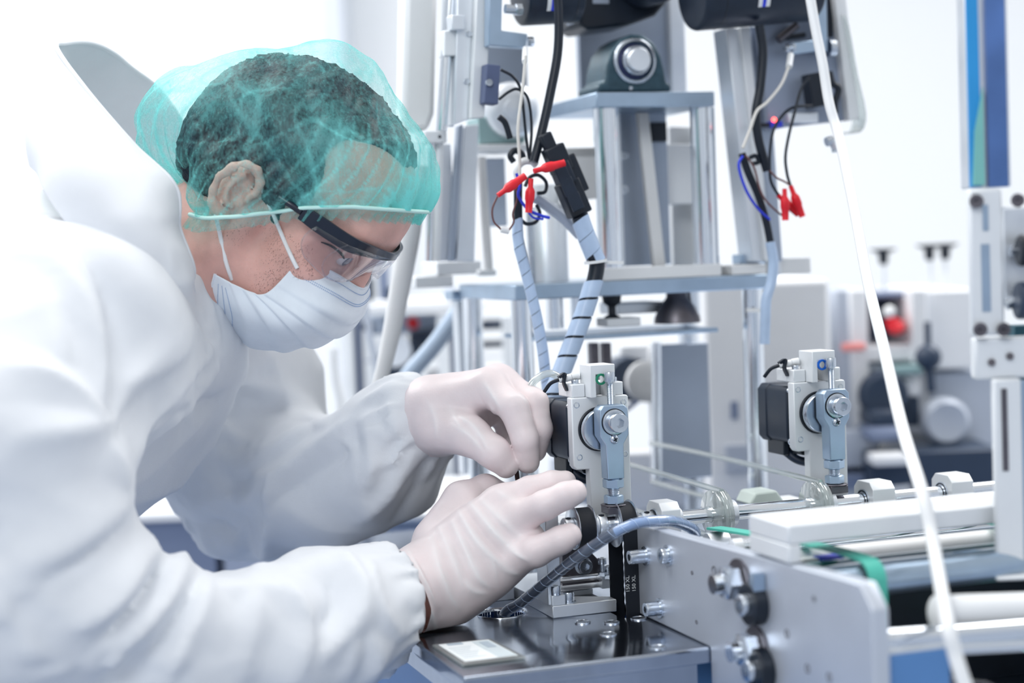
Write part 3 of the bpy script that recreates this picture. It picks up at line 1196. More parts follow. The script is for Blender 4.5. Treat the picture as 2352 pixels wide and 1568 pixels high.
def build_head_gear(who, hp):
    # hair -----------------------------------------------------------------
    def hair_extra(X, d):
        q = (X - HC) @ HROT.T * 1000
        f, l, u = q[:, 0], np.abs(q[:, 1]), q[:, 2]
        side = np.interp(u, [-8, 9, 37, 58, 75, 95], [32, 38, 49, 46, 37, 42])
        lim = side + (84 - side) * np.clip((58 - l) / 42, 0, 1)
        burn = np.where((f > 12) & (f < 34), -26 - u, np.where(f < -22, -20 - u, 22 - u))
        cd = np.maximum(f - lim, burn * np.clip((60 - u) / 20, 0, 1) - 1e-3) / 1000
        n = noise3(X, 120, 4) * .002 + noise3(X, 300, 6) * .0010
        return np.maximum(d + n, cd)
    V, F = mesh_sdf([hel(8, 0, 52, 102, 79, 77, 10), hel(-40, 0, 20, 53, 72, 58, 20)], .0024, hair_extra)
    obj('hair', sdf_mb(V, F), M_HAIR, who)
    # eyes
    for s in (1, -1):
        mb = MB().sphere(H(83.0, s * 32, 11), .0128, n=14)
        e = obj('eye', mb, M_EYE, who)
        d = unit(HF * .95 + HU * -.25 + HL * s * .1)
        mb = MB().lathe(H(83.0, s * 32, 11) + d * .0118, d, [(.0060, -.0008), (.0058, .0002), (.004, .0009), (.0001, .0013)], n=24)
        obj('iris', mb, M_IRIS, e)
    lid = march(hp, [(738, 556), (750, 560), (763, 566), (776, 575), (786, 585), (791, 594)])
    lid2 = march(hp, [(730, 545), (750, 546), (772, 554), (792, 570)])
    obj('eyelashes', MB().tube(list(lid + HL * .0006), [.0004, .0008, .0010, .0011, .0011, .0006], n=6), M_HAIR, who)
    obj('lid_crease', MB().tube(list(lid2 + HL * .0001), [.0002, .0006, .0006, .0002], n=6), M_SKIN, who)
    # eyebrow hairs
    for s in (1, -1):
        mb = MB()
        for i in range(46):
            t = i / 45
            a = H(102 - 14 * t * t, s * (12 + 34 * t), 33 + 7 * math.sin(t * 2.2) - 5 * t + RNG.uniform(-2, 2))
            b = a + (HL * s * .006 + HU * .003 * (1 - t) - HF * .002 * t)
            mb.tube([a, b], .0004, n=4, caps=False)
        obj('eyebrow', mb, M_HAIR, who)
    pts = []
    while len(pts) < 2400:
        x, y = RNG.uniform(425, 720), RNG.uniform(490, 730)
        t = (x - 425) / 295
        if y > 510 + 40 * abs(t - .5) and y < 740 - 10 * t and (x - 470) * .6 + 480 < y + 60 and RNG.random() < .35 + .65 * (y - 490) / 240:
            pts.append((x, y))
    S = march(hp, pts)
    mb = MB()
    for p0 in S:
        if np.linalg.norm(p0 - HC) > .13:
            continue
        g = unit(np.array([sdf(hp, (p0 + e)[None])[0] for e in np.eye(3) * .001]) - sdf(hp, p0[None])[0])
        dv = unit(g * .5 - HU * .7 + HF * RNG.uniform(.1, .5) + RNG.normal(0, .25, 3))
        a, b = p0 - dv * .0004, p0 + dv * RNG.uniform(.0009, .0019)
        x, y, _ = frame(dv)
        mb.raw([a + x * .00012, a - x * .00006 + y * .0001, a - x * .00006 - y * .0001, b], [(0, 1, 3), (1, 2, 3), (2, 0, 3)], False)
    o = obj('stubble', mb, M_HAIR, who, kind='stuff')
    # goggles ------------------------------------------------------------
    gb = thing_part('goggles', who)
    top = [hpt(693, 487, 72), hpt(735, 516, 70), hpt(800, 558, 62), hpt(850, 577, 42), hpt(890, 588, 12)]
    def mirror(p):
        q = p - HC
        return HC + q - 2 * (q @ HL) * HL
    bar = [p for p in top] + [mirror(p) for p in reversed(top)]
    cl = np.array(bar)
    mb = MB()
    sp = spline(cl, 8)
    n = len(sp)
    mid = n // 2
    hgt = np.interp(np.arange(n), [0, 8, 16, 24, mid, n - 25, n - 17, n - 9, n - 1], [.012, .014, .0135, .011, .0065, .011, .0135, .014, .012])
    tg = np.gradient(sp, axis=0)
    V = []
    for i in range(n):
        t = unit(tg[i])
        nn = unit(np.cross(t, HU))
        up = np.cross(nn, t)
        for a, b in ((-1, -1), (1, -1), (1, 1), (-1, 1)):
            V.append(sp[i] + nn * a * .0016 + up * b * hgt[i] / 2)
    Fq = [(j * 4 + i, j * 4 + (i + 1) % 4, j * 4 + 4 + (i + 1) % 4, j * 4 + 4 + i) for j in range(n - 1) for i in range(4)]
    mb.raw(V, Fq + [(3, 2, 1, 0), tuple((n - 1) * 4 + i for i in range(4))], True)
    mb.tube([hpt(640, 452, 74), hpt(665, 468, 74), hpt(693, 487, 72)], .003, n=8)
    mb.tube([mirror(hpt(640, 452, 74)), mirror(hpt(693, 487, 72))], .003, n=8)
    obj('brow_bar', mb, M_BROWFRAME, gb, bevel=.0006)
    tops = [hpt(728, 520, 72), hpt(800, 562, 64), hpt(850, 580, 44), hpt(889, 592, 14)]
    mids = [hpt(694, 550, 73), hpt(745, 598, 66), hpt(820, 615, 46), hpt(862, 612, 14)]
    bots = [hpt(700, 592, 70), hpt(752, 640, 62), hpt(797, 645, 44), hpt(832, 632, 13)]
    rows = []
    for t in np.linspace(0, 1, 9):
        k = [(1 - t) * (1 - 2 * t) * a + 4 * t * (1 - t) * b + t * (2 * t - 1) * c_ for a, b, c_ in zip(map(np.array, tops), map(np.array, mids), map(np.array, bots))]
        row = list(k) + [mirror(p) for p in reversed(k)]
        rows.append(spline(row, 8))
    G = np.array(rows)
    obj('lens', MB().grid(G), M_LENS, gb, solid=.0012)
    mb = MB()
    mb.tube(list(G[:, 8]), .0007, n=6)
    mb.tube(list(G[:, -9]), .0007, n=6)
    mb.tube(list(G[-1][::2]), .0006, n=6)
    mb.tube(list(G[:, 0]), .0006, n=6)
    obj('lens_rim', mb, M_LENS, gb)
    # mask ------------------------------------------------------------------
    side = [hpt(690, 588, 64), hpt(655, 632, 65), hpt(612, 672, 66), hpt(577, 669, 65), hpt(530, 648, 68), hpt(494, 629, 68)]
    centre = [hpt(832, 663, 0), hpt(816, 716, 0), hpt(780, 762, 0), hpt(700, 792, 0), hpt(590, 797, 0), hpt(486, 742, 0)]
    midl = [hpt(775, 632, 44), hpt(757, 690, 52), hpt(715, 735, 58), hpt(655, 750, 58), hpt(570, 735, 56), hpt(480, 692, 54)]
    S, Cn, Md = (spline(q, 12) for q in (side, centre, midl))
    rows = []
    nt_ = len(S)
    for i in range(nt_):
        a, b, c_ = S[i], Md[i], Cn[i]
        row = spline([a, b, c_, mirror(b), mirror(a)], 12)
        rows.append(row)
    G = np.array(rows)
    # pleats fanning out of the pinched side edge
    Gn = np.zeros_like(G)
    du = np.gradient(G, axis=0)
    dv = np.gradient(G, axis=1)
    Nn = np.cross(du, dv)
    Nn /= np.linalg.norm(Nn, axis=2)[:, :, None] + 1e-9
    cen = H(40, 0, -40)
    sg = np.sign(((G - cen) * Nn).sum(2))
    Nn *= sg[:, :, None]
    tt = np.linspace(0, 1, nt_)[:, None]
    ss = np.linspace(-1, 1, G.shape[1])[None, :]
    saw = lambda x, c0, w: np.where((x > c0 - w) & (x < c0 + w * .25), (x - c0 + w) / w * (x < c0) + (x >= c0) * (1 - (x - c0) / (w * .25)), 0)
    pl = sum(a * saw(tt + .02 * np.abs(ss), c0, w) for c0, w, a in ((.30, .10, .0028), (.43, .12, .0042), (.56, .12, .0045), (.69, .13, .0040), (.82, .10, .0022)))
    pl = pl * (.35 + .65 * (1 - np.abs(ss) ** 3))
    pl += .0012 * np.sin(tt * 37 + ss * 5) * (1 - ss ** 2) * .5
    G = G + Nn * pl[:, :, None]
    mk = obj('face_mask', MB().grid(G), M_MASK, who, solid=.0014, subsurf=1)
    mb = MB()
    for edge in (G[0], G[-1]):
        mb.tube(list(edge[::3]), .0014, n=6)
    obj('mask_hem', mb, M_MASK, mk)
    # stitched dots
    mb = MB()
    off = lambda i, j: G[i, j] + Nn[i, j] * .0010
    for i in (3, 8, 9):
        for j in range(3, G.shape[1] - 2):
            for q in (0, .5):
                a = off(i, j) * (1 - q) + off(i, min(j + 1, G.shape[1] - 1)) * q
                b = off(i, j) * (1 - q - .22) + off(i, min(j + 1, G.shape[1] - 1)) * (q + .22)
                mb.beam(a, b, .0004, .0007, side=Nn[i, j])
    obj('stitching', mb, M_STITCH, mk)
    mb = MB()
    for i in (-4, -6, -8):
        for j in range(3, G.shape[1] - 2):
            for q in (0, .5):
                a = off(i, j) * (1 - q) + off(i, min(j + 1, G.shape[1] - 1)) * q
                b = off(i, j) * (1 - q - .22) + off(i, min(j + 1, G.shape[1] - 1)) * (q + .22)
                mb.beam(a, b, .0004, .0006, side=Nn[i, j])
    obj('stitching', mb, M_STITCH, mk)
    vis = march(hp, [(684, 616), (670, 588), (650, 543), (627, 488), (604, 436), (498, 500), (508, 545), (520, 600), (534, 642)])
    vis = vis - HL * -.0012
    back = [hpt(588, 402, 74), hpt(560, 380, 73), hpt(515, 395, 73), hpt(488, 450, 73)]
    path = list(vis[:5]) + back + list(vis[5:])
    for s in (0, 1):
        f = mirror if s else (lambda p: p)
        mb = MB().tube([f(q) for q in path], .0018, n=8)
        obj('ear_loop', mb, M_LOOP, mk)
    # bouffant cap -----------------------------------------------------------
    cp = [hel(6, 0, 53, 100, 86, 80, 20), hel(-62, 0, 30, 56, 76, 56, 35), hel(56, 0, 74, 46, 70, 46, 35), rc(hpt(762, 180, 0), hpt(785, 205, 0), .026, .03, .04),
          rc(hpt(925, 385, 0), hpt(950, 435, 0), .020, .013, .03), rc(hpt(385, 270, 0), hpt(380, 330, 10), .026, .022, .05),
          hel(-8, 71, 6, 38, 28, 42, 15), hel(-8, -71, 6, 38, 28, 42, 15)]

    def rim(X):
        q = (X - HC) @ HROT.T * 1000
        f, u = q[:, 0], q[:, 2]
        line = np.interp(f, [-90, -54, -30, -9, 15, 49, 80, 102, 130], [-40, -38, -34, -26, -6, 28, 52, 66, 84])
        return (u - line) / 1000

    def cap_extra(X, d):
        q = (X - HC) @ HROT.T * 1000
        ang = np.arctan2(q[:, 1], q[:, 0] - 5)
        hh = np.clip(rim(X) * 1000, 0, 200)
        w = np.exp(-hh / 45.0)
        pl = np.sin(ang * 34 + 2.5 * noise3(X, 25, 2)) * w * .0024 + np.sin(ang * 17 + 1 + 3 * noise3(X, 18, 7)) * np.exp(-hh / 85.0) * .0016
        cr = -np.abs(noise3(X * np.array([1, .5, 1.0]), 26, 12)) * .005 + np.abs(noise3(X, 55, 13)) * -.0022
        return d + pl + cr + .003

    V, F = mesh_sdf(cp, .0023, cap_extra)
    V, F = clip_mb(V, F, rim, .0023)
    cap = obj('hair_cap', sdf_mb(V, F), M_CAP, who)
    q = (V - HC) @ HROT.T * 1000
    ang = np.arctan2(q[:, 1], q[:, 0] - 5)
    hh = np.clip(rim(V) * 1000, 0, 200)
    fold = np.clip(np.sin(ang * 42 + 4.0 * noise3(V, 20, 2)), 0, 1) ** 7 * np.exp(-(hh / 88) ** 2) * 1.3 * np.clip(.75 + .8 * noise3(V, 14, 31), .15, 1)
    fold += np.clip(1 - np.abs(noise3(V * np.array([1, .6, 1.0]), 24, 12)) * 20, 0, 1) * .6
    fold += np.clip(1 - np.abs(noise3(V @ np.array([[.8, 0, .6], [0, .7, 0], [-.25, 0, .33]]), 45, 15)) * 14, 0, 1) * .45
    fold += np.exp(-((q[:, 0] - 108) / 15) ** 2 - ((q[:, 2] - 84) / 26) ** 2) * 1.1 + np.exp(-(hh / 9) ** 2) * .45
    fold *= .75 + .35 * noise3(V, 35, 21)
    fold *= 1 - .75 * np.exp(-((q[:, 0] + 8) / 24) ** 2 - ((q[:, 2] - 4) / 34) ** 2)
    at = cap.data.attributes.new('fold', 'FLOAT', 'POINT')
    at.data.foreach_set('value', (np.clip(fold, 0, 1) - .28 * np.exp(-((q[:, 0] + 6) / 22) ** 2 - ((q[:, 2] - 2) / 30) ** 2)).astype(np.float32))
    # elastic band and frill round the opening
    ring_, fr = [], []
    for k in range(121):
        t = 2 * math.pi * k / 120
        dvec = math.cos(t) * HF + math.sin(t) * HL
        lo_, hi_ = .02, .19
        for _ in range(26):
            m_ = (lo_ + hi_) / 2
            X = (HC + dvec * m_ + HF * .005)
            u0 = -rim(X[None])[0]
            X = X + HU * u0
            if sdf(cp, X[None], None)[0] < 0:
                lo_ = m_
            else:
                hi_ = m_
        ring_.append(X)
    mb = MB()
    mb.tube(ring_[::2], .0017, n=8, caps=False, dens=4)
    obj('elastic_band', mb, M_BAND, cap)
    rows = []
    for j in range(5):
        row = []
        for k in range(481):
            p0 = np.array([np.interp(k / 4, np.arange(121), np.array(ring_)[:, a]) for a in range(3)])
            o = unit(p0 - HC - HU * ((p0 - HC) @ HU))
            row.append(p0 - HU * .0034 * j + o * (.0011 * j * math.sin(k * .95 + .6 * math.sin(k * .21)) - .0009 * j))
        rows.append(row)
    obj('frill', MB().grid(rows), M_CAP, cap)


def thing_part(name, parent):
    """an Empty that is a part of a thing and holds sub-parts"""
    o = link(bpy.data.objects.new(name, None))
    o.parent = parent
    BASE[o.name] = BASE[parent.name]
    return o
# ------------------------------------------------------------------ machine materials
M_ALU = mat('bright_aluminium', (.86, .90, .95), .75, .42, var=.04, vscale=40, bump=.03, bscale=300)
M_ALUW = mat('satin_anodised_aluminium', (.87, .90, .93), .35, .5, var=.03, vscale=30)
M_ZINC = mat('zinc_plate', (.45, .57, .71), .9, .34, var=.14, vscale=26)
M_STEEL = mat('bolt_steel', (.62, .67, .74), 1.0, .26, var=.1, vscale=120)
M_CHROME = mat('chrome_rod', (.86, .90, .95), 1.0, .13, var=.02, vscale=4, rvar=0)
M_INOX = mat('stainless_top', (.40, .45, .54), 1.0, .13, var=.12, vscale=14, stretch=(1, 8, 1), rvar=.04)
M_DARKST = mat('oily_dark_steel', (.16, .15, .17), .8, .38, var=.35, vscale=40)
M_BLACK = mat('black_plastic', (.008, .014, .026), 0, .38, var=.2, vscale=90)
M_NAVY = mat('motor_black_paint', (.014, .024, .045), .1, .42, var=.15, vscale=120)
M_RUBBER = mat('belt_rubber', (.006, .009, .016), 0, .55, var=.2, vscale=100)
M_PLATE = mat('milled_side_plate', (.66, .71, .80), .55, .42, var=.10, vscale=9, bump=.02)
M_CLEAR = clear_mat('clear_polyurethane', (.93, .97, .97), gloss=.10, haze=.38, hazecol=(.90, .96, .96))
M_CLEARTUBE = clear_mat('clear_wrap', (.80, .87, .97), gloss=.03, haze=.22, hazecol=(.62, .74, .95), rough=.22)
M_CABLE = mat('dark_cable', (.02, .035, .07), 0, .4)
M_GREEN = mat('green_belt', (.10, .58, .47), 0, .45, var=.05)
M_GREENDK = M_GREEN
M_WHITE = mat('white_plastic', (.88, .90, .92), 0, .45, var=.02)
M_BLUE = mat('blue_plastic', (.01, .16, .75), 0, .35)
M_BLUEPAINT = mat('blue_painted_steel', (.13, .30, .62), .2, .4, var=.08, vscale=12)
M_GREENO = mat('green_plastic', (.02, .28, .16), 0, .4)
M_RED = mat('red_plastic', (.80, .015, .03), 0, .42)
M_WRAP = mat('spiral_wrap', (.50, .64, .86), 0, .32, var=.1, vscale=60, coat=.2)
M_CARD = mat('printed_card', (.86, .90, .92), 0, .5)
M_CARDGREY = mat('card_grey_print', (.42, .50, .58), 0, .5)
M_TXT = mat('white_print', (.85, .88, .9), 0, .6)
M_CREAM = mat('cream_wire', (.78, .76, .72), 0, .5)
M_BROWN = mat('brown_wire', (.16, .07, .07), 0, .5)
M_WIREBLUE = mat('blue_wire', (.03, .06, .75), 0, .45)

VS, ZS, ZB = -.0045, .9735, 1.0580          # line shaft, crank bolt height
UP = .068                                   # left face of the side plate


def mbm():
    return MB(mach=True)


def pb(mb, x0, y0, x1, y1, v, d):
    """box between two photo corners on the upright plane v, d deep"""
    a, b = MV_(x0, y1, v), MV_(x1, y0, v)
    return mb.box((a[0], v, a[2]), (b[0], v + d, b[2]))


def pc(mb, x0, y0, x1, y1, v, r, **k):
    return mb.cyl(MV_(x0, y0, v), MV_(x1, y1, v), r, **k)


def socket_bolt(mb, a, d, r, h, hexd=True):
    """cap screw: head with a hexagon recess, from a along d"""
    a, d = np.array(a, float), unit(d)
    mb.lathe(a, d, [(r * .97, 0), (r, h * .08), (r, h * .9), (r * .93, h), (r * .60, h)], n=28, smooth=False)
    x, y, _ = frame(d)
    n = 6
    V = [a + d * h + (x * math.cos(t) + y * math.sin(t)) * r * .60 for t in np.arange(28) * 2 * math.pi / 28]
    H1 = [a + d * h + (x * math.cos(t) + y * math.sin(t)) * r * .52 for t in np.arange(n) * math.pi / 3 + .3]
    H2 = [p - d * h * .55 for p in H1]
    mb.raw(V + H1, [tuple(range(28))[0:0] or (i, (i + 1) % 28, 28 + ((i + 1) * 6 // 28) % 6, 28 + (i * 6 // 28)) if (i * 6 // 28) != ((i + 1) * 6 // 28) % 6 else (i, (i + 1) % 28, 28 + (i * 6 // 28)) for i in range(28)], False)
    mb.raw(H1 + H2, [(i, (i + 1) % 6, 6 + (i + 1) % 6, 6 + i) for i in range(6)] + [tuple(range(6, 12))], False)
    mb.cyl(a, a + d * .0002, r, n=28)
    return mb


def hexnut(mb, a, b, r):
    a, b = np.array(a, float), np.array(b, float)
    d = unit(b - a)
    L = np.linalg.norm(b - a)
    mb.cyl(a + d * L * .1, b - d * L * .1, r, n=6)
    mb.cyl(a, a + d * L * .1, r * .88, r * .98, n=6)
    mb.cyl(b - d * L * .1, b, r * .98, r * .88, n=6)
    return mb


def thread(mb, a, b, r, pitch=.0012):
    L = np.linalg.norm(np.array(b) - a)
    n = int(L / pitch)
    prof = [(.0001, 0)]
    for i in range(n):
        prof += [(r * .86, i * pitch), (r, (i + .5) * pitch)]
    prof += [(r * .86, L), (.0001, L)]
    return mb.lathe(a, np.array(b) - np.array(a), prof, n=20, smooth=False)


def boolean(o, cutters):
    for c in cutters:
        me = bpy.data.meshes.new('c')
        V = np.array(c.v)
        if c.mach:
            V = MO + V[:, :1] * MU + V[:, 1:2] * MV + np.array([0, 0, 1.0]) * (V[:, 2:3] - TABLE_Z)
        V = V - BASE[o.name]
        me.from_pydata([tuple(p) for p in V], [], c.f)
        bm = bmesh.new()
        bm.from_mesh(me)
        bmesh.ops.recalc_face_normals(bm, faces=bm.faces)
        bm.to_mesh(me)
        bm.free()
        co = link(bpy.data.objects.new('c', me))
        co.parent = o
        m = o.modifiers.new('b', 'BOOLEAN')
        m.object, m.operation, m.solver = co, 'DIFFERENCE', 'EXACT'
        dg = bpy.context.evaluated_depsgraph_get()
        dg.update()
        ev = o.evaluated_get(dg)
        new = bpy.data.meshes.new_from_object(ev)
        o.modifiers.clear()
        o.data = new
        bpy.data.objects.remove(co)


# ------------------------------------------------------------------ table
def build_table():
    t = thingm('machine_table', 'polished stainless steel machine table with a round cable hole', 'table', .10, .1, 0)
    top = obj('tabletop', mbm().box((-.124, -.1515, .888), (.66, .50, .90)), M_INOX, t)
    boolean(top, [mbm().cyl((-.031, .0405, .86), (-.031, .0405, .92), .0195, n=40), mbm().box((.052, -.026, .86), (.074, .030, .92))])
    b = top.modifiers.new('bevel', 'BEVEL')
    b.width, b.segments, b.limit_method = .0022, 3, 'ANGLE'
    mb = mbm().lathe((-.031, .0405, .8985), (0, 0, 1), [(.0195, -.008), (.0195, .001), (.0205, .0022), (.0212, .0016), (.0212, .0012)], n=48)
    obj('hole_rim', mb, M_CHROME, t)
    obj('front_apron', mbm().box((-.10, -.120, .30), (.64, -.110, .888)), M_BLUEPAINT, t)
    obj('rear_apron', mbm().box((-.10, .47, .30), (.64, .48, .888)), M_BLUEPAINT, t)
    obj('side_apron', mbm().box((-.10, -.110, .30), (-.09, .47, .888)), M_BLUEPAINT, t)
    obj('side_apron', mbm().box((.63, -.110, .30), (.64, .47, .888)), M_BLUEPAINT, t)
    obj('edge_flange', mbm().box((-.118, -.146, .872), (.06, -.138, .888)).box((-.118, -.138, .872), (-.110, .49, .888)), M_INOX, t)
    for u in (-.08, .62):
        for v in (-.09, .45):
            obj('leg', mbm().box((u - .02, v - .02, 0), (u + .02, v + .02, .30)), M_BLUEPAINT, t)
    # raised discs (screw heads) let into the top
    for px, py in ((1338, 1428), (1404, 1429), (1397, 1456), (1510, 1486), (1467, 1420)):
        c = MZ_(px, py, .9)
        obj('flush_screw', mbm().lathe((c[0], c[1], .9), (0, 0, 1), [(.0068, 0), (.0066, .0008), (.0052, .0010), (.0046, .0004), (.0001, .0004)], n=28), M_STEEL, t)
    # identity card in a clear sleeve
    c = [MZ_(*q, .9005) for q in ((992, 1484), (1128, 1470), (1208, 1512), (1062, 1530))]
    t2 = thing('card_sleeve', 'printed card in a clear sleeve lying on the table edge', 'card', m2w(*np.mean(c, 0)))
    P3 = [np.array([q[0], q[1], .9004]) for q in c]
    obj('sleeve', mbm().prism(P3, (0, 0, .0016)), M_CLEAR, t2, bevel=.0005)
    lerp = lambda s, t_: (P3[0] * (1 - s) + P3[1] * s) * (1 - t_) + (P3[3] * (1 - s) + P3[2] * s) * t_
    quad = lambda s0, s1, t0, t1: [lerp(s0, t0), lerp(s1, t0), lerp(s1, t1), lerp(s0, t1)]
    up = lambda q, z: [p + np.array([0, 0, z]) for p in q]
    obj('paper', mbm().prism(up(quad(.08, .92, .06, .92), .0017), (0, 0, .0003)), M_CARD, t2)
    mb = mbm().prism(up(quad(.62, .90, .10, .90), .0021), (0, 0, .0002))
    obj('grey_panel', mb, mat('card_panel', (.62, .70, .74), 0, .5), t2)
    mb = mbm().prism(up(quad(.70, .84, .18, .45), .0024), (0, 0, .0002)).prism(up(quad(.20, .45, .08, .16), .0021), (0, 0, .0002))
    obj('print_block', mb, M_CARDGREY, t2)
    mb = mbm()
    for i in range(7):
        mb.prism(up(quad(.14, .50 - .05 * (i % 3), .28 + i * .08, .30 + i * .08), .0021), (0, 0, .0002))
    obj('print_lines', mb, mat('faint_print', (.68, .74, .78), 0, .6), t2)


def build_base():
    t = thingm('bearing_mount', 'stepped aluminium base block bolted on the table beside the cable hole', 'machine block', .03, .07, .9)
    a = mbm().box((0, 0, .9), (.0565, .145, .910))
    o = obj('base_plate', a, M_ALU, t)
    boolean(o, [mbm().prism([(.030, .030, .905), (.060, .012, .905), (.060, .052, .905), (.030, .052, .905)], (0, 0, .01))])
    o.modifiers.new('bevel', 'BEVEL').width = .0005
    obj('slot_floor', mbm().prism([(.0305, .031, .9052), (.0555, .016, .9052), (.0555, .0515, .9052), (.0305, .0515, .9052)], (0, 0, .0004)), M_BLACK, t)
    obj('upright', mbm().box((-.0018, .004, .910), (.0095, .030, .991)), M_ALU, t, bevel=.0008)
    obj('foot', mbm().box((0, .0004, .910), (.0118, .040, .9185)), M_ALU, t, bevel=.0006)
    obj('side_block', mbm().prism([(-.022, .088, .9001), (-.0025, .088, .9001), (-.0025, .088, .918), (-.018, .088, .918), (-.022, .088, .914)], (0, .045, 0)), M_ALU, t, bevel=.0006)
    obj('side_cap', mbm().box((-.017, .092, .918), (-.004, .122, .921)), M_BLACK, t, bevel=.001)
    mb = mbm()
    socket_bolt(mb, (.0045, .0035, .9185), (0, 0, 1), .0044, .0075)
    obj('cap_screw', mb, M_STEEL, t)
    mb = mbm()
    socket_bolt(mb, (.0175, .0095, .910), (0, 0, 1), .0050, .0085)
    mb.cyl((.0175, .0095, .9098), (.0175, .0095, .9108), .0066)
    obj('cap_screw', mb, M_STEEL, t)
    # dark steel bearing plate behind, with its bolts
    v = .056
    q = [MV_(*p, v) for p in ((1292, 1322), (1398, 1322), (1394, 1300), (1372, 1282), (1352, 1262), (1352, 1238), (1292, 1238))]
    obj('bearing_plate', mbm().prism([(p[0], v, p[2]) for p in q], (0, .010, 0)), M_DARKST, t, bevel=.0006)
    mb = mbm()
    c = MV_(1341, 1299, v - .002)
    mb.lathe((c[0], v, c[2]), (0, -1, 0), [(.0078, 0), (.0078, .001), (.006, .0012)], n=28)
    socket_bolt(mb, (c[0], v - .001, c[2]), (0, -1, 0), .0062, .007)
    obj('cap_screw', mb, M_STEEL, t)
    mb = mbm()
    pb(mb, 1292, 1316, 1386, 1330, .052, .012)
    obj('front_rail', mb, M_ALU, t, bevel=.0006)
    mb = mbm()
    pb(mb, 1292, 1330, 1384, 1345, .056, .010)
    obj('dark_gap_strip', mb, M_DARKST, t)
    mb = mbm()
    pb(mb, 1290, 1345, 1400, 1358, .050, .03)
    pb(mb, 1384, 1318, 1402, 1352, .048, .02)
    obj('rear_rail', mb, M_ALU, t, bevel=.0006)
    for (px, py0, py1, r) in ((1384, 1280, 1312, .0038), (1397, 1298, 1318, .0042)):
        c = MV_(px, py1, .048)
        hgt = MV_(px, py0, .048)[2] - c[2]
        mb = mbm().cyl((c[0], .048, c[2] - .004), (c[0], .048, c[2] + hgt * .6), r * .55)
        socket_bolt(mb, (c[0], .048, c[2] + hgt * .55), (0, 0, 1), r, hgt * .45)
        hexnut(mb, (c[0], .048, c[2] - .004), (c[0], .048, c[2]), r * 1.1)
        obj('adjusting_screw', mb, M_STEEL, t)


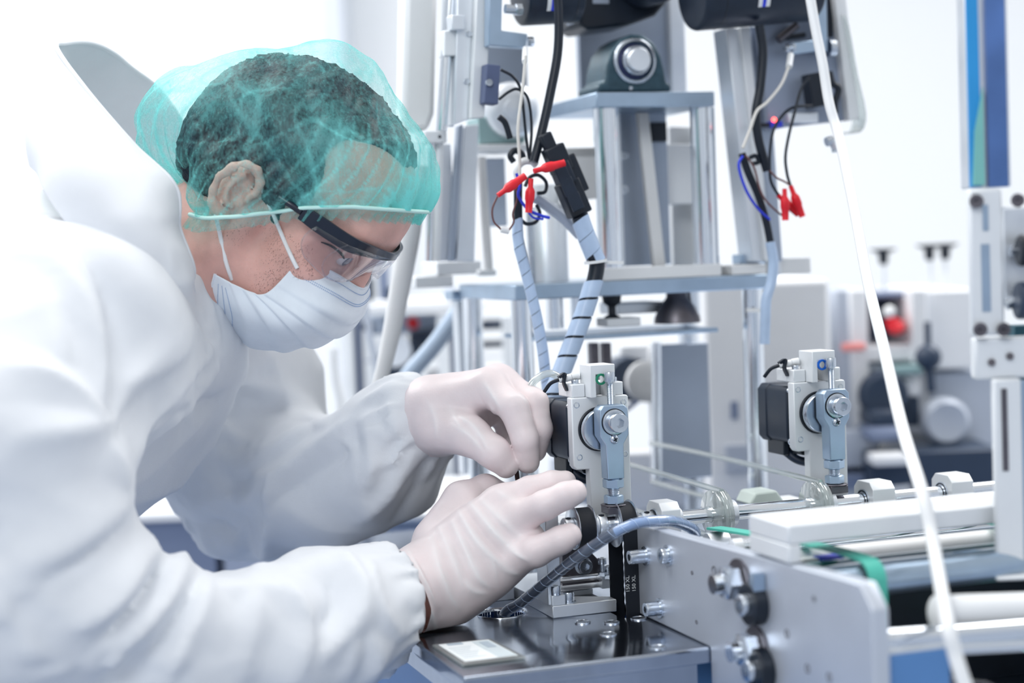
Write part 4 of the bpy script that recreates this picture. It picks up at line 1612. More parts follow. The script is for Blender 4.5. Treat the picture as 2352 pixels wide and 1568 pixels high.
# ------------------------------------------------------------------ crank drives
def build_crank():
    u0 = .0563
    t = thingm('crank_drive', 'stepper driven crank bracket with a rod, right beside the gloved hands', 'crank drive', u0, .03, .9, 'crank drives along the line shaft')
    p = lambda a, v, z: (u0 + a, v, ZB + z)
    vp = .0165
    poly = [(-.027, .0195), (.0225, .0195), (.024, .018), (.024, -.100), (-.0128, -.100), (-.0128, -.0405), (-.0245, -.0405), (-.027, -.037)]
    o = obj('mounting_plate', mbm().prism([p(a, vp, z) for a, z in poly], (0, .0105, 0)), M_ALUW, t, bevel=.0009)
    for a, z in ((-.0225, .0135), (.0195, .0135), (-.0215, -.0300), (.0195, -.0300)):
        mb = mbm().lathe(p(a, vp, z), (0, -1, 0), [(.0026, -.001), (.0026, .0002), (.0020, .0004), (.0017, -.0006), (.0001, -.0007)], n=20)
        obj('plate_screw', mb, M_STEEL, t)
    obj('rear_bracket', mbm().box(p(-.0128, .0272, -.1035), p(.024, .125, -.0955)).box(p(-.0128, .115, -.1475), p(.024, .125, -.1035)), M_ALUW, t, bevel=.0008)
    mb = mbm().box(p(-.0255, .0305, .0195), p(.0205, .050, .0305)).box(p(-.0255, .0185, .0195), p(-.0136, .0305, .0305)).box(p(.0086, .0185, .0195), p(.0205, .0305, .0305))
    obj('top_block', mb, M_ALUW, t, bevel=.0008)
    o = obj('tension_bracket', mbm().prism([p(x, .006, z) for x, z in ((-.0135, .0195), (-.0085, .0195), (-.0085, .0385), (.0045, .0385), (.0045, .0195), (.0085, .0195), (.0085, .0465), (-.0135, .0465))], (0, .024, 0)), M_ALUW, t, bevel=.0006)
    mb = mbm()
    socket_bolt(mb, p(.0010, .000, .0325), (0, 0, 1), .0044, .0080)
    thread(mb, p(.0010, .000, .008), p(.0010, .000, .0330), .0026, .0010)
    obj('tension_bolt', mb, M_STEEL, t)
    mb = mbm().lathe(p(-.0042, .007, .0345), (0, -1, 0), [(.0030, 0), (.0046, 0), (.0048, .001), (.0046, .002), (.0030, .002)], n=24, closed=True)
    obj('bushing', mb, M_GREENO, t)
    for a in (-.0195, .0150):
        mb = mbm()
        socket_bolt(mb, p(a, .026, .0305), (0, 0, 1), .0030, .0036)
        obj('block_screw', mb, M_STEEL, t)
    # eccentric disc
    mb = mbm().lathe(p(-.0035, vp, -.0075), (0, -1, 0), [(.0185, 0), (.0185, .0012), (.0178, .0016), (.0178, .0030)], n=48)
    obj('disc_gasket', mb, M_BLACK, t)
    mb = mbm().lathe(p(-.0035, vp, -.0075), (0, -1, 0), [(.0172, .001), (.0172, .0085), (.0165, .0095), (.0001, .0095)], n=48)
    obj('eccentric_disc', mb, M_STEEL, t)
    # connecting rod
    rod = [(-.0090, .0140), (.0090, .0140), (.0125, .0105), (.0125, -.0110), (.0078, -.0185), (.0074, -.0470), (-.0074, -.0470), (-.0078, -.0185), (-.0125, -.0110), (-.0125, .0105)]
    o = obj('connecting_rod', mbm().prism([p(a, -.0095, z) for a, z in rod], (0, .0140, 0)), M_ZINC, t, bevel=.0009)
    mb = mbm().lathe(p(0, -.0095, 0), (0, -1, 0), [(.0112, 0), (.0112, .0004), (.0108, .0006), (.0104, .0003)], n=40)
    obj('bearing_groove', mb, M_BLACK, o)
    mb = mbm().lathe(p(0, -.0095, 0), (0, -1, 0), [(.0104, 0), (.0104, .0010), (.0098, .0013), (.0082, .0013)], n=40)
    obj('bearing_race', mb, M_STEEL, o)
    mb = mbm()
    mb.cyl(p(0, -.0105, 0), p(0, -.0125, 0), .0084, n=32)
    socket_bolt(mb, p(0, -.0125, 0), (0, -1, 0), .0082, .0085)
    obj('crank_bolt', mb, M_STEEL, o)
    mb = mbm().lathe(p(-.0006, -.0095, -.0140), (0, -1, 0), [(.0040, 0), (.0040, .0005), (.0032, .0018), (.0016, .0025), (.0001, .0026)], n=24)
    obj('cross_screw', mb, M_STEEL, o)
    mb = mbm()
    for X in (1, 0):
        c = np.array(p(-.0006, -.0123, -.0140))
        mb.obox(c, np.array([1, 0, .45]) / 1.096, np.array([0, 1, 0]), np.array([-.45, 0, 1]) / 1.096, .0019 if X else .0005, .0004, .0005 if X else .0019)
    obj('cross_slot', mb, M_BLACK, o)
    vm = -.0025
    obj('hex_nut', hexnut(mbm(), p(0, vm, -.0548), p(0, vm, -.0470), .0088), M_ZINC, t)
    obj('threaded_stud', thread(mbm(), p(0, vm, -.0745), p(0, vm, -.0470), .0051, .0013), M_STEEL, t)
    obj('hex_nut', hexnut(mbm(), p(0, vm, -.0680), p(0, vm, -.0605), .0082), M_ZINC, t)
    mb = mbm().cyl(p(0, vm, -.0692), p(0, vm, -.0680), .0112).box(p(-.0083, vm - .0085, -.0756), p(.0083, vm + .0085, -.0692))
    obj('clevis', mb, M_DARKST, t, bevel=.001)
    # stepper
    s = [(-.0255, .010), (-.0215, .0148), (.0195, .0148), (.0235, .010), (.0235, -.030), (.0195, -.0348), (-.0215, -.0348), (-.0255, -.030)]
    y0 = vp + .0105
    obj('motor_body', mbm().prism([p(a, y0 + .006, z) for a, z in s], (0, .050, 0)).box(p(-.0225, y0, -.033), p(.0215, y0 + .006, .013)), M_NAVY, t, bevel=.0012)
    obj('motor_flange', mbm().prism([p(a, y0 + .043, z) for a, z in [(x * 1.03, z * 1.04) for x, z in s]], (0, .016, 0)), M_NAVY, t, bevel=.0012)
    mb = mbm()
    for i in range(4):
        mb.box(p(-.022 + i * .009, y0 + .020, -.047), p(-.0165 + i * .009, y0 + .050, -.034))
    mb.prism([p(-.020, y0 + .004, -.034), p(.018, y0 + .004, -.034), p(.012, y0 + .004, -.046), p(-.012, y0 + .004, -.046)], (0, .02, 0))
    obj('connector_housing', mb, M_BLACK, t, bevel=.0008)
    mb = mbm().tube([p(-.016, y0 + .03, -.044), p(-.008, y0 + .02, -.052), p(.004, y0 + .010, -.055)], .004)
    obj('motor_lead', mb, M_CABLE, t)
    for a, z in ((-.0235, .0115), (-.0235, -.0330)):
        mb = mbm().lathe(p(a, y0 + .002, z), (-.4, 0, 1) if z > 0 else (-1, 0, 0), [(.0028, 0), (.0028, .002), (.0018, .0028), (.0001, .003)], n=16)
        obj('motor_screw', mb, M_STEEL, t)
    # air fitting with black lever on top
    mb = mbm().cyl(p(-.030, .035, .0340), p(-.020, .031, .0360), .0030).cyl(p(-.020, .031, .0360), p(-.0140, .029, .0370), .0034)
    obj('sensor_plug', mb, M_WHITE, t)
    mb = mbm().tube([p(-.030, .036, .034), p(-.036, .040, .031), p(-.040, .045, .024)], .0016)
    mb.strip([p(-.031, .034, .036), p(-.027, .030, .039), p(-.028, .030, .032), p(-.026, .028, .025)], (0, 1, 0), .004, .0022)
    obj('black_clip', mb, M_BLACK, t)
    c = dup(t, m2w(.206, 0, 0) - m2w(0, 0, 0), 'stepper driven crank bracket with a rod and blue bushing, farther along the shaft')
    for ch in c.children:
        if ch.name.startswith('bushing'):
            ch.data = ch.data.copy()
            ch.data.materials[0] = M_BLUE


# ------------------------------------------------------------------ shaft with everything on it
def build_shaft():
    t = thingm('line_shaft', 'polished line shaft running behind the side plate, carrying collars', 'shaft', .3, VS, ZS - .0064)
    obj('rod', mbm().cyl((.010, VS, ZS), (.78, VS, ZS), .0064, n=32), M_CHROME, t)

    def U(px, v=VS):
        return MV_(px, 1200, v)[0]
    # left bearing block and black roller
    def collar(u, w, r, screw=True):
        mb = mbm().lathe((u, VS, ZS), (1, 0, 0), [(.0064, 0), (r - .0005, 0), (r, .0005), (r, w - .0005), (r - .0005, w), (.0064, w)], n=36, smooth=False)
        o = obj('collar', mb, M_ALU, t)
        if screw:
            mb = mbm().lathe((u + w * .45, VS - .002, ZS + r - .0004), (0, 0, 1), [(.0024, 0), (.0024, .0006), (.0014, .0008), (.0012, -.0002), (.0001, -.0002)], n=14)
            obj('set_screw', mb, M_BLACK, o)
    collar(.0105, .0075, .0088)
    collar(.0345, .0045, .0098, False)
    collar(.0398, .0072, .0088)
    collar(U(1472), .0105, .0078)
    # black roller
    t2 = thingm('black_roller', 'black rubber roller with steel flanges next to the lower fingertip', 'roller', .025, VS, ZS - .0175)
    obj('sleeve', mbm().cyl((.0195, VS, ZS), (.0325, VS, ZS), .0160, n=40), M_RUBBER, t2)
    for u in (.0180, .0325):
        obj('flange', mbm().lathe((u, VS, ZS), (1, 0, 0), [(.0066, 0), (.0172, 0), (.0178, .0005), (.0178, .0010), (.0172, .0015), (.0066, .0015)], n=40, smooth=False), M_STEEL, t2)
    # toothed pulley and its belt
    t3 = thingm('timing_pulley', 'small toothed pulley with polished flanges left of the side plate', 'pulley', .064, VS, ZS - .018)
    mb = mbm()
    for u in (.0545, .0685):
        mb.lathe((u, VS, ZS), (1, 0, 0), [(.0066, 0), (.0186, 0), (.0192, .0006), (.0186, .0012), (.0066, .0012)], n=44, smooth=False)
    obj('flanges', mb, M_STEEL, t3)
    obj('hub', mbm().cyl((.0555, VS, ZS), (.0685, VS, ZS), .0150, n=40), M_STEEL, t3)
    t4 = thingm('timing_belt', 'black toothed timing belt printed 150 XL, hanging from the shaft into the table', 'belt', .0627, VS, .80)
    path, teeth = [], []
    rb, z0 = .0163, .815
    nz = 46
    for i in range(nz):
        path.append((VS - rb, z0 + (ZS - z0) * i / nz))
    for i in range(25):
        a = math.pi - math.pi * i / 24
        path.append((VS + rb * math.cos(a), ZS + rb * math.sin(a)))
    for i in range(1, nz + 1):
        path.append((VS + rb, ZS - (ZS - z0) * i / nz))
    for i in range(1, 24):
        a = -math.pi * i / 24
        path.append((VS + rb * math.cos(a), z0 + rb * math.sin(a)))
    n = len(path)
    V, F = [], []
    cen = np.array(path)
    tg = np.roll(cen, -1, 0) - np.roll(cen, 1, 0)
    tg /= np.linalg.norm(tg, axis=1)[:, None]
    nr = np.stack([-tg[:, 1], tg[:, 0]], 1)
    if ((cen[0] + nr[0] * .01) - np.array([VS, .9]))[0] ** 2 < (cen[0] - np.array([VS, .9]))[0] ** 2:
        nr = -nr
    for i in range(n):
        inn = -.0012 if i % 2 else .0000
        for (uu, off) in ((.0562, .0012), (.0684, .0012), (.0684, inn), (.0562, inn)):
            V.append((uu, cen[i, 0] + nr[i, 0] * off, cen[i, 1] + nr[i, 1] * off))
    F = [(4 * i + k, 4 * i + (k + 1) % 4, 4 * ((i + 1) % n) + (k + 1) % 4, 4 * ((i + 1) % n) + k) for i in range(n) for k in range(4)]
    obj('belt_loop', mbm().raw(V, F, False), M_RUBBER, t4)
    txt('150 XL', m2w(.0594, VS - rb - .0013, .9195), np.array([0, 0, 1.0]), -MU, .0046, M_TXT, t4)
    txt('150 XL', m2w(.0648, VS - rb - .0013, .9195), np.array([0, 0, 1.0]), -MU, .0046, M_TXT, t4)
    # bearing blocks
    def block(px, w, top, lab, mbx=.0):
        u = U(px)
        b = thingm('bearing_block', lab, 'bearing block', u, VS, ZS - .02, 'bearing blocks on the line shaft')
        q = [(-.016, -.020), (.016, -.020), (.016, top - .006), (.010, top), (-.010, top), (-.016, top - .006)]
        o = obj('housing', mbm().prism([(u, VS + a, ZS + z) for a, z in q], (w, 0, 0)), M_ALUW, b, bevel=.0006)
        obj('bearing', mbm().lathe((u - .0012, VS, ZS), (1, 0, 0), [(.0066, 0), (.0098, 0), (.0098, .0016), (.0066, .0016)], n=32, smooth=False, closed=True), M_STEEL, b)
        obj('seal', mbm().lathe((u - .0016, VS, ZS), (1, 0, 0), [(.0078, 0), (.0090, 0), (.0090, .001)], n=32), M_BLACK, b)
        obj('collar', mbm().lathe((u + w, VS, ZS), (1, 0, 0), [(.0066, 0), (.0085, 0), (.0085, .006), (.0066, .006)], n=32, smooth=False), M_ALU, b)
        
    r_ = thingm('support_rail', 'pale support rail under the line shaft bearing blocks', 'rail', .36, VS, .9001)
    obj('bar', mbm().box((.0815, VS - .014, .940), (.70, VS + .014, ZS - .0202)), M_ALUW, r_, bevel=.001)
    for uu in (.0815, .35, .688):
        obj('foot', mbm().box((uu, VS - .014, .9001), (uu + .012, VS + .014, .940)), M_ALUW, r_)
    block(1503, .017, .0155, 'white bearing block on the shaft just right of the timing pulley')
    block(1985, .022, .0165, 'white bearing block on the shaft right of the farther crank rod')
    block(2165, .022, .0165, 'white bearing block at the far end of the shaft')
    # clear grooved wheels with round belts running away
    def wheel(px, lab, blab):
        u = U(px)
        w = thingm('belt_disc', lab, 'wheel', u, VS, ZS - .02, 'clear belt wheels on the line shaft')
        mb = mbm().lathe((u, VS, ZS), (1, 0, 0), [(.0066, 0), (.0190, 0), (.0205, .0012), (.0205, .0035), (.0186, .0055), (.0186, .0080), (.0205, .0100), (.0205, .0125), (.0190, .0137), (.0066, .0137)], n=48, closed=True)
        obj('rim', mb, M_CLEAR, w)
        obj('hub', mbm().lathe((u + .0137, VS, ZS), (1, 0, 0), [(.0066, 0), (.0110, 0), (.0110, .008), (.0066, .008)], n=32, smooth=False), M_ALU, w)
        b = thingm('round_belt', blab, 'belt', u + .0068, .25, ZS, 'clear round belts')
        pts = []
        for i in range(13):
            a = math.pi * 1.5 - math.pi * i / 12
            pts.append((u + .0068, VS + .0205 * math.cos(a), ZS + .0205 * math.sin(a)))
        pts = [(u + .0068, .345, ZS - .0205)] + pts + [(u + .0068, .1, ZS + .0215), (u + .0068, .22, ZS + .022), (u + .0068, .345, ZS + .0205)]
        obj('belt', mbm().tube(pts, .0026, n=10, dens=6), M_CLEAR, b)
    wheel(1632, 'clear plastic belt wheel on the shaft, nearer of the two big ones', 'clear round belt from the nearer clear wheel running away to the left')
    wheel(1860, 'clear plastic belt wheel on the shaft by the farther crank rod', 'clear round belt from the farther clear wheel running away to the left')
    # pale green guide behind the shaft
    g = mbm()
    q = [MV_(*a, .06) for a in ((1722, 1160), (1735, 1132), (1785, 1126), (1808, 1160))]
    g.prism([(a[0], .06, a[2]) for a in q] , (0, .03, 0))
    obj('guide_wedge', g, mat('pale_green_plastic', (.70, .80, .76), 0, .4), None, label='pale green plastic wedge behind the shaft between the clear wheels', cat='guide', bevel=.002)


def txt(s, pos, xdir, ydir, size, m, parent, extr=.0001):
    """writing: a text turned into a mesh, standing at pos, running along xdir"""
    cu = bpy.data.curves.new('t', 'FONT')
    cu.body = s
    cu.size = size
    cu.extrude = extr
    cu.resolution_u = 2
    to = link(bpy.data.objects.new('t', cu))
    dg = bpy.context.evaluated_depsgraph_get()
    dg.update()
    me = bpy.data.meshes.new_from_object(to.evaluated_get(dg))
    V = np.array([v.co[:] for v in me.vertices])
    F = [tuple(p.vertices) for p in me.polygons]
    bpy.data.objects.remove(to)
    x, y = unit(xdir), unit(ydir)
    z = np.cross(x, y)
    W = np.asarray(pos) + V[:, :1] * x + V[:, 1:2] * y + V[:, 2:3] * z
    mb = MB().raw(W, F, False)
    return obj('lettering', mb, m, parent)


# ------------------------------------------------------------------ side plate and conveyor
def build_conveyor():
    t = thingm('side_plate', 'thick milled aluminium side plate in the right foreground with bolts through it', 'side plate', UP, -.2, .70)
    o = obj('plate', mbm().prism([(UP, -.0015, .9002), (UP, -.153, .9002), (UP, -.153, .70), (UP, -.386, .70), (UP, -.386, .972), (UP, -.372, .9865), (UP, -.0015, .9735)], (.012, 0, 0)), M_PLATE, t, bevel=.0015)

    def pt(px, py):
        q = MU_(px, py, UP)
        return q[1], q[2]
    for i, (px, py, r, h) in enumerate(((1484, 1276, .0058, .014), (1516, 1396, .0058, .012), (1535, 1275, .0062, .006))):
        v, z = pt(px, py)
        mb = mbm().cyl((UP, v, z), (UP - .0015, v, z), r * 1.35, n=24)
        socket_bolt(mb, (UP - .001, v, z), (-1, 0, 0), r, h)
        obj('cap_screw', mb, M_STEEL, t)
    for px, py, r in ((1590, 1315, .0016), (1640, 1310, .0035), (1600, 1428, .0016), (1870, 1375, .002), (1855, 1535, .003), (1905, 1555, .003), (1808, 1455, .003)):
        v, z = pt(px, py)
        obj('screw_hole', mbm().lathe((UP - .0003, v, z), (1, 0, 0), [(r, 0), (r * .8, -.0002), (r * .7, .0006), (.0001, .0006)], n=20), M_DARKST, t)
    for px, py in ((1700, 1335), (1740, 1490)):
        v, z = pt(px, py)
        k = obj('axle_nut', hexnut(mbm(), (UP - .002, v, z), (UP - .014, v, z), .0125), M_STEEL, t)
        mb = mbm().cyl((UP, v, z), (UP - .002, v, z), .0165, n=32)
        obj('washer', mb, M_DARKST, k)
        obj('axle_end', mbm().cyl((UP - .014, v, z), (UP - .022, v, z), .0070, n=28), M_CHROME, k)
    for px, py in ((1745, 1385), (1760, 1535)):
        v, z = pt(px, py)
        k = obj('axle_hub', mbm().cyl((UP, v, z), (UP - .010, v, z), .0150, n=32), M_BLACK, t, bevel=.001)
        mb = mbm()
        socket_bolt(mb, (UP - .010, v, z), (-1, 0, 0), .0075, .006)
        obj('hub_screw', mb, M_STEEL, k)
    # box section cover lying on the plate
    k = thingm('cover_box', 'long pale box cover lying across the top of the side plate', 'cover', UP, -.25, .9835)
    obj('slab', mbm().box((UP - .001, -.2825, .9965), (.40, -.2245, 1.0100)), M_ALUW, k, bevel=.0015)
    obj('end_leg', mbm().box((UP - .001, -.2825, .9838), (UP + .0085, -.2245, .9965)), M_ALUW, k, bevel=.0012)
    obj('cover_bracket', mbm().box((UP - .0095, -.246, .9575), (UP - .0005, -.240, .9715)), M_ZINC, None, label='small zinc tab under the end of the pale box cover', cat='bracket')
    # far side plate
    obj('side_plate', mbm().prism([(.372, -.03, .9002), (.372, -.153, .9002), (.372, -.153, .70), (.372, -.386, .70), (.372, -.386, .962), (.372, -.03, .962)], (.012, 0, 0)), M_PLATE, None, label='rear side plate of the roller conveyor at the right edge', cat='side plate', bevel=.001)
    # rollers between the plates
    zr = lambda px, py, v: MV_(px, py, v)[2]
    rol = [(-.170, zr(1835, 1238, -.170), .0038, 'thin bright roller just under the pale box cover'), (-.206, zr(1900, 1291, -.206), .0115, 'thick pale roller second below the pale box cover'),
           (-.247, zr(2010, 1290, -.247), .0046, 'polished roller third below the pale box cover'), (-.270, zr(2040, 1334, -.270), .0036, 'thin roller just above the blue grey front roller'),
           (-.291, .9690, .0105, 'blue grey front roller that turns the green belts'),
           (-.095, .9570, .0058, 'thin roller in front of the line shaft')]
    for v, z, r, lab in rol:
        k = thingm('roller', lab, 'roller', .22, v, z - r, 'conveyor rollers')
        obj('tube', mbm().cyl((UP + .0125, v, z), (.3715, v, z), r, n=28), M_WHITE if r > .011 else (M_ZINC if r > .010 else M_CHROME), k)
        obj('bush', mbm().cyl((UP + .0122, v, z), (UP + .020, v, z), r + .0012, n=28), M_ALUW, k)
    # green belts round the front roller
    for u, w, lab in ((.121, .013, 'green conveyor belt beside the thick side plate'), (.285, .013, 'green conveyor belt in the middle of the rollers'), (.345, .010, 'green conveyor belt near the rear side plate')):
        m = mbm()
        pth = [(u, -.055, .9715), (u, -.100, .9750), (u, -.17, .9797), (u, -.23, .9828), (u, -.268, .9838)]
        for a_ in np.linspace(R(85), R(180), 6):
            pth.append((u, -.291 - .0118 * math.cos(a_ - math.pi / 2) if False else -.291 + .0142 * math.cos(a_), .9690 + .0142 * math.sin(a_)))
        m.strip(pth + [(u, -.3055, .9560), (u, -.304, .93), (u, -.297, .905), (u, -.28, .893), (u, -.2, .895), (u, -.16, .905)], (1, 0, 0), w, .0018, dens=6)
        obj('conveyor_belt', m, M_GREEN, None, label=lab, cat='belt', group='green conveyor belts')
    for u, lab in ((.121, 'small white idler wheel under the back end of the green belt'), (.285, 'small white idler wheel under the middle green belt')):
        k = thingm('idler', lab, 'idler wheel', u, -.060, .952)
        obj('wheel', mbm().lathe((u - .009, -.060, .9600), (1, 0, 0), [(.0030, 0), (.0085, 0), (.0092, .001), (.0092, .017), (.0085, .018), (.0030, .018)], n=32, smooth=False), M_ALU, k)
        obj('pin', mbm().cyl((u - .012, -.060, .9600), (u + .012, -.060, .9600), .0032), M_STEEL, k)
    # bearing tray: blue block and white pads just inside the plate
    k = thingm('sensor_block', 'blue sensor block with a white pad between the side plate and green belt', 'sensor', .098, -.25, .94)
    c = MV_(1895, 1285, -.222)
    obj('blue_body', mbm().box((c[0] - .010, -.232, c[2] - .004), (c[0] + .010, -.222, c[2] + .004)), M_WIREBLUE, k, bevel=.001)
    obj('white_pad', mbm().box((c[0] - .024, -.234, c[2] - .005), (c[0] - .011, -.222, c[2] + .004)), M_WHITE, k, bevel=.001)
    obj('arm', mbm().box((.0805, -.234, c[2] - .012), (c[0] + .010, -.222, c[2] - .0052)), M_ALU, k)
    # lower front: white roll, bars and blue tray
    def r3(px, py, v):
        q = MV_(px, py, v)
        return q
    a, b2 = r3(2150, 1408, -.36), r3(2420, 1398, -.36)
    obj('white_roll', mbm().lathe(a, b2 - a, [(.0001, 0), (.0105, 0), (.0115, .001), (.0115, .11), (.0001, .11)], n=36), M_WHITE, None, label='white roll lying across the front of the conveyor at right', cat='roll')
    for y0, y1, r, lab in ((1468, 1438, .0062, 'long steel bar low in the right foreground under the white roll'), (1496, 1476, .0046, 'lower steel bar in the right foreground above the blue tray')):
        a, b2 = r3(2022, y0, -.375), r3(2420, y1, -.375)
        obj('tie_bar', mbm().cyl(a, b2, r, n=24), M_CHROME, None, label=lab, cat='bar')
    a, b2 = r3(2020, 1590, -.378), r3(2178, 1484, -.378)
    k = thingm('tray', 'blue painted tray below the bars in the right foreground', 'tray', .12, -.33, .86)
    obj('front_panel', mbm().box((UP + .013, -.380, .80), (b2[0], -.372, b2[2])), M_BLUEPAINT, k, bevel=.001)
    obj('top_lip', mbm().box((UP + .013, -.380, b2[2]), (b2[0], -.352, b2[2] + .003)), M_ALUW, k, bevel=.001)
    k = thingm('pivot_arm', 'dark pivot arm with a round eye under the conveyor at right', 'lever', .16, -.30, .90)
    mb = mbm().prism([(.100, -.300, .9080), (.112, -.300, .9110), (.215, -.300, .8890), (.215, -.300, .8830), (.110, -.300, .9030)], (0, .012, 0))
    obj('arm', mb, M_DARKST, k, bevel=.001)
    obj('eye', mbm().ring((.1065, -.302, .9085), (0, 1, 0), .0040, .0078, .016), M_STEEL, k)
    obj('zinc_bracket', mbm().box((UP + .013, -.352, .886), (.125, -.340, .8935)), M_ZINC, None, label='small zinc bracket beside the end of the side plate', cat='bracket', bevel=.0008)
    k = thingm('dark_space_sheets', 'black sheets added for the dark interior under the conveyor rollers', 'dark sheets', .2, -.25, .845)  # black sheets added to darken the space under the rollers
    obj('floor_sheet', mbm().box((UP + .0125, -.345, .845), (.3715, -.154, .850)), M_BLACK, k)
    obj('back_sheet', mbm().box((UP + .0125, -.1585, .850), (.3715, -.1545, .936)), M_BLACK, k)


def build_spiral_cable():
    base = m2w(-.031, .04, .86)
    t = thing('spiral_wrapped_cable', 'dark cable in clear spiral wrap arching out of the table hole', 'cable', base)
    pth = [np.array((-.031, .047, .862)), np.array((-.029, .040, .897)), MV_(1195, 1385, .026), MV_(1262, 1330, -.008), MV_(1345, 1266, -.040), MV_(1440, 1209, -.060),
           MV_(1510, 1196, -.058), MV_(1560, 1200, -.045), MV_(1597, 1224, -.030), np.array((.105, -.03, .950))]
    fine = spline(pth, 10)
    n = len(fine)
    obj('cable_core', mbm().tube(fine[:int(n * .52)], .0038, n=12, smooth_path=False), M_CABLE, t)
    obj('empty_sleeve', mbm().tube(fine[int(n * .52):], .0036, n=12, smooth_path=False), M_WRAP, t)
    obj('spiral_wrap', mbm().tube(pth, .0046, n=16, dens=10), M_CLEARTUBE, t)
    obj('wrap_seam', mbm().spiral(pth, .00455, .0098, cover=.045, t=.00015), M_WRAP, t)


def build_hex_key():
    a, b = P(1176, 1000, 1.442), P(1196, 1160, 1.442)
    d = unit(b - a)
    mb = MB().cyl(a, b, .0023, n=6).tube([a + d * .002, a - d * .004, a - d * .006 + np.array([.002, .004, .001]), a - d * .0065 + np.array([.006, .012, .002])], .0022, n=6)
    obj('hex_key', mb, mat('black_oxide_steel', (.05, .03, .03), .5, .4), None, label='dark hex key pinched between gloved thumb and index finger', cat='hex key')
# ------------------------------------------------------------------ press frame behind the shaft
M_TEAL = mat('teal_cast_iron', (.045, .095, .13), .3, .42, var=.3, vscale=160, bump=.25, bscale=600)
M_GREYPLATE = mat('grey_machined_plate', (.42, .48, .58), .7, .4, var=.12, vscale=12)
M_PANEL = mat('blue_grey_panel', (.36, .42, .54), .3, .45, var=.06)
M_TEALBOX = mat('pale_teal_box', (.33, .50, .52), 0, .5)
M_LED = None


def tb(name, x0, y0, x1, y1, v, d, m, t, bev=.001, label=None):
    return obj(name, pb(mbm(), x0, y0, x1, y1, v, d), m, t, bevel=bev, label=label)


def tc(name, x0, y0, x1, y1, v, r, m, t, n=28):
    return obj(name, pc(mbm(), x0, y0, x1, y1, v, r, n=n), m, t)


def tp(name, poly, v, d, m, t, bev=.001):
    return obj(name, mbm().prism([MV_(x, y, v) for x, y in poly], (0, d, 0)), m, t, bevel=bev)


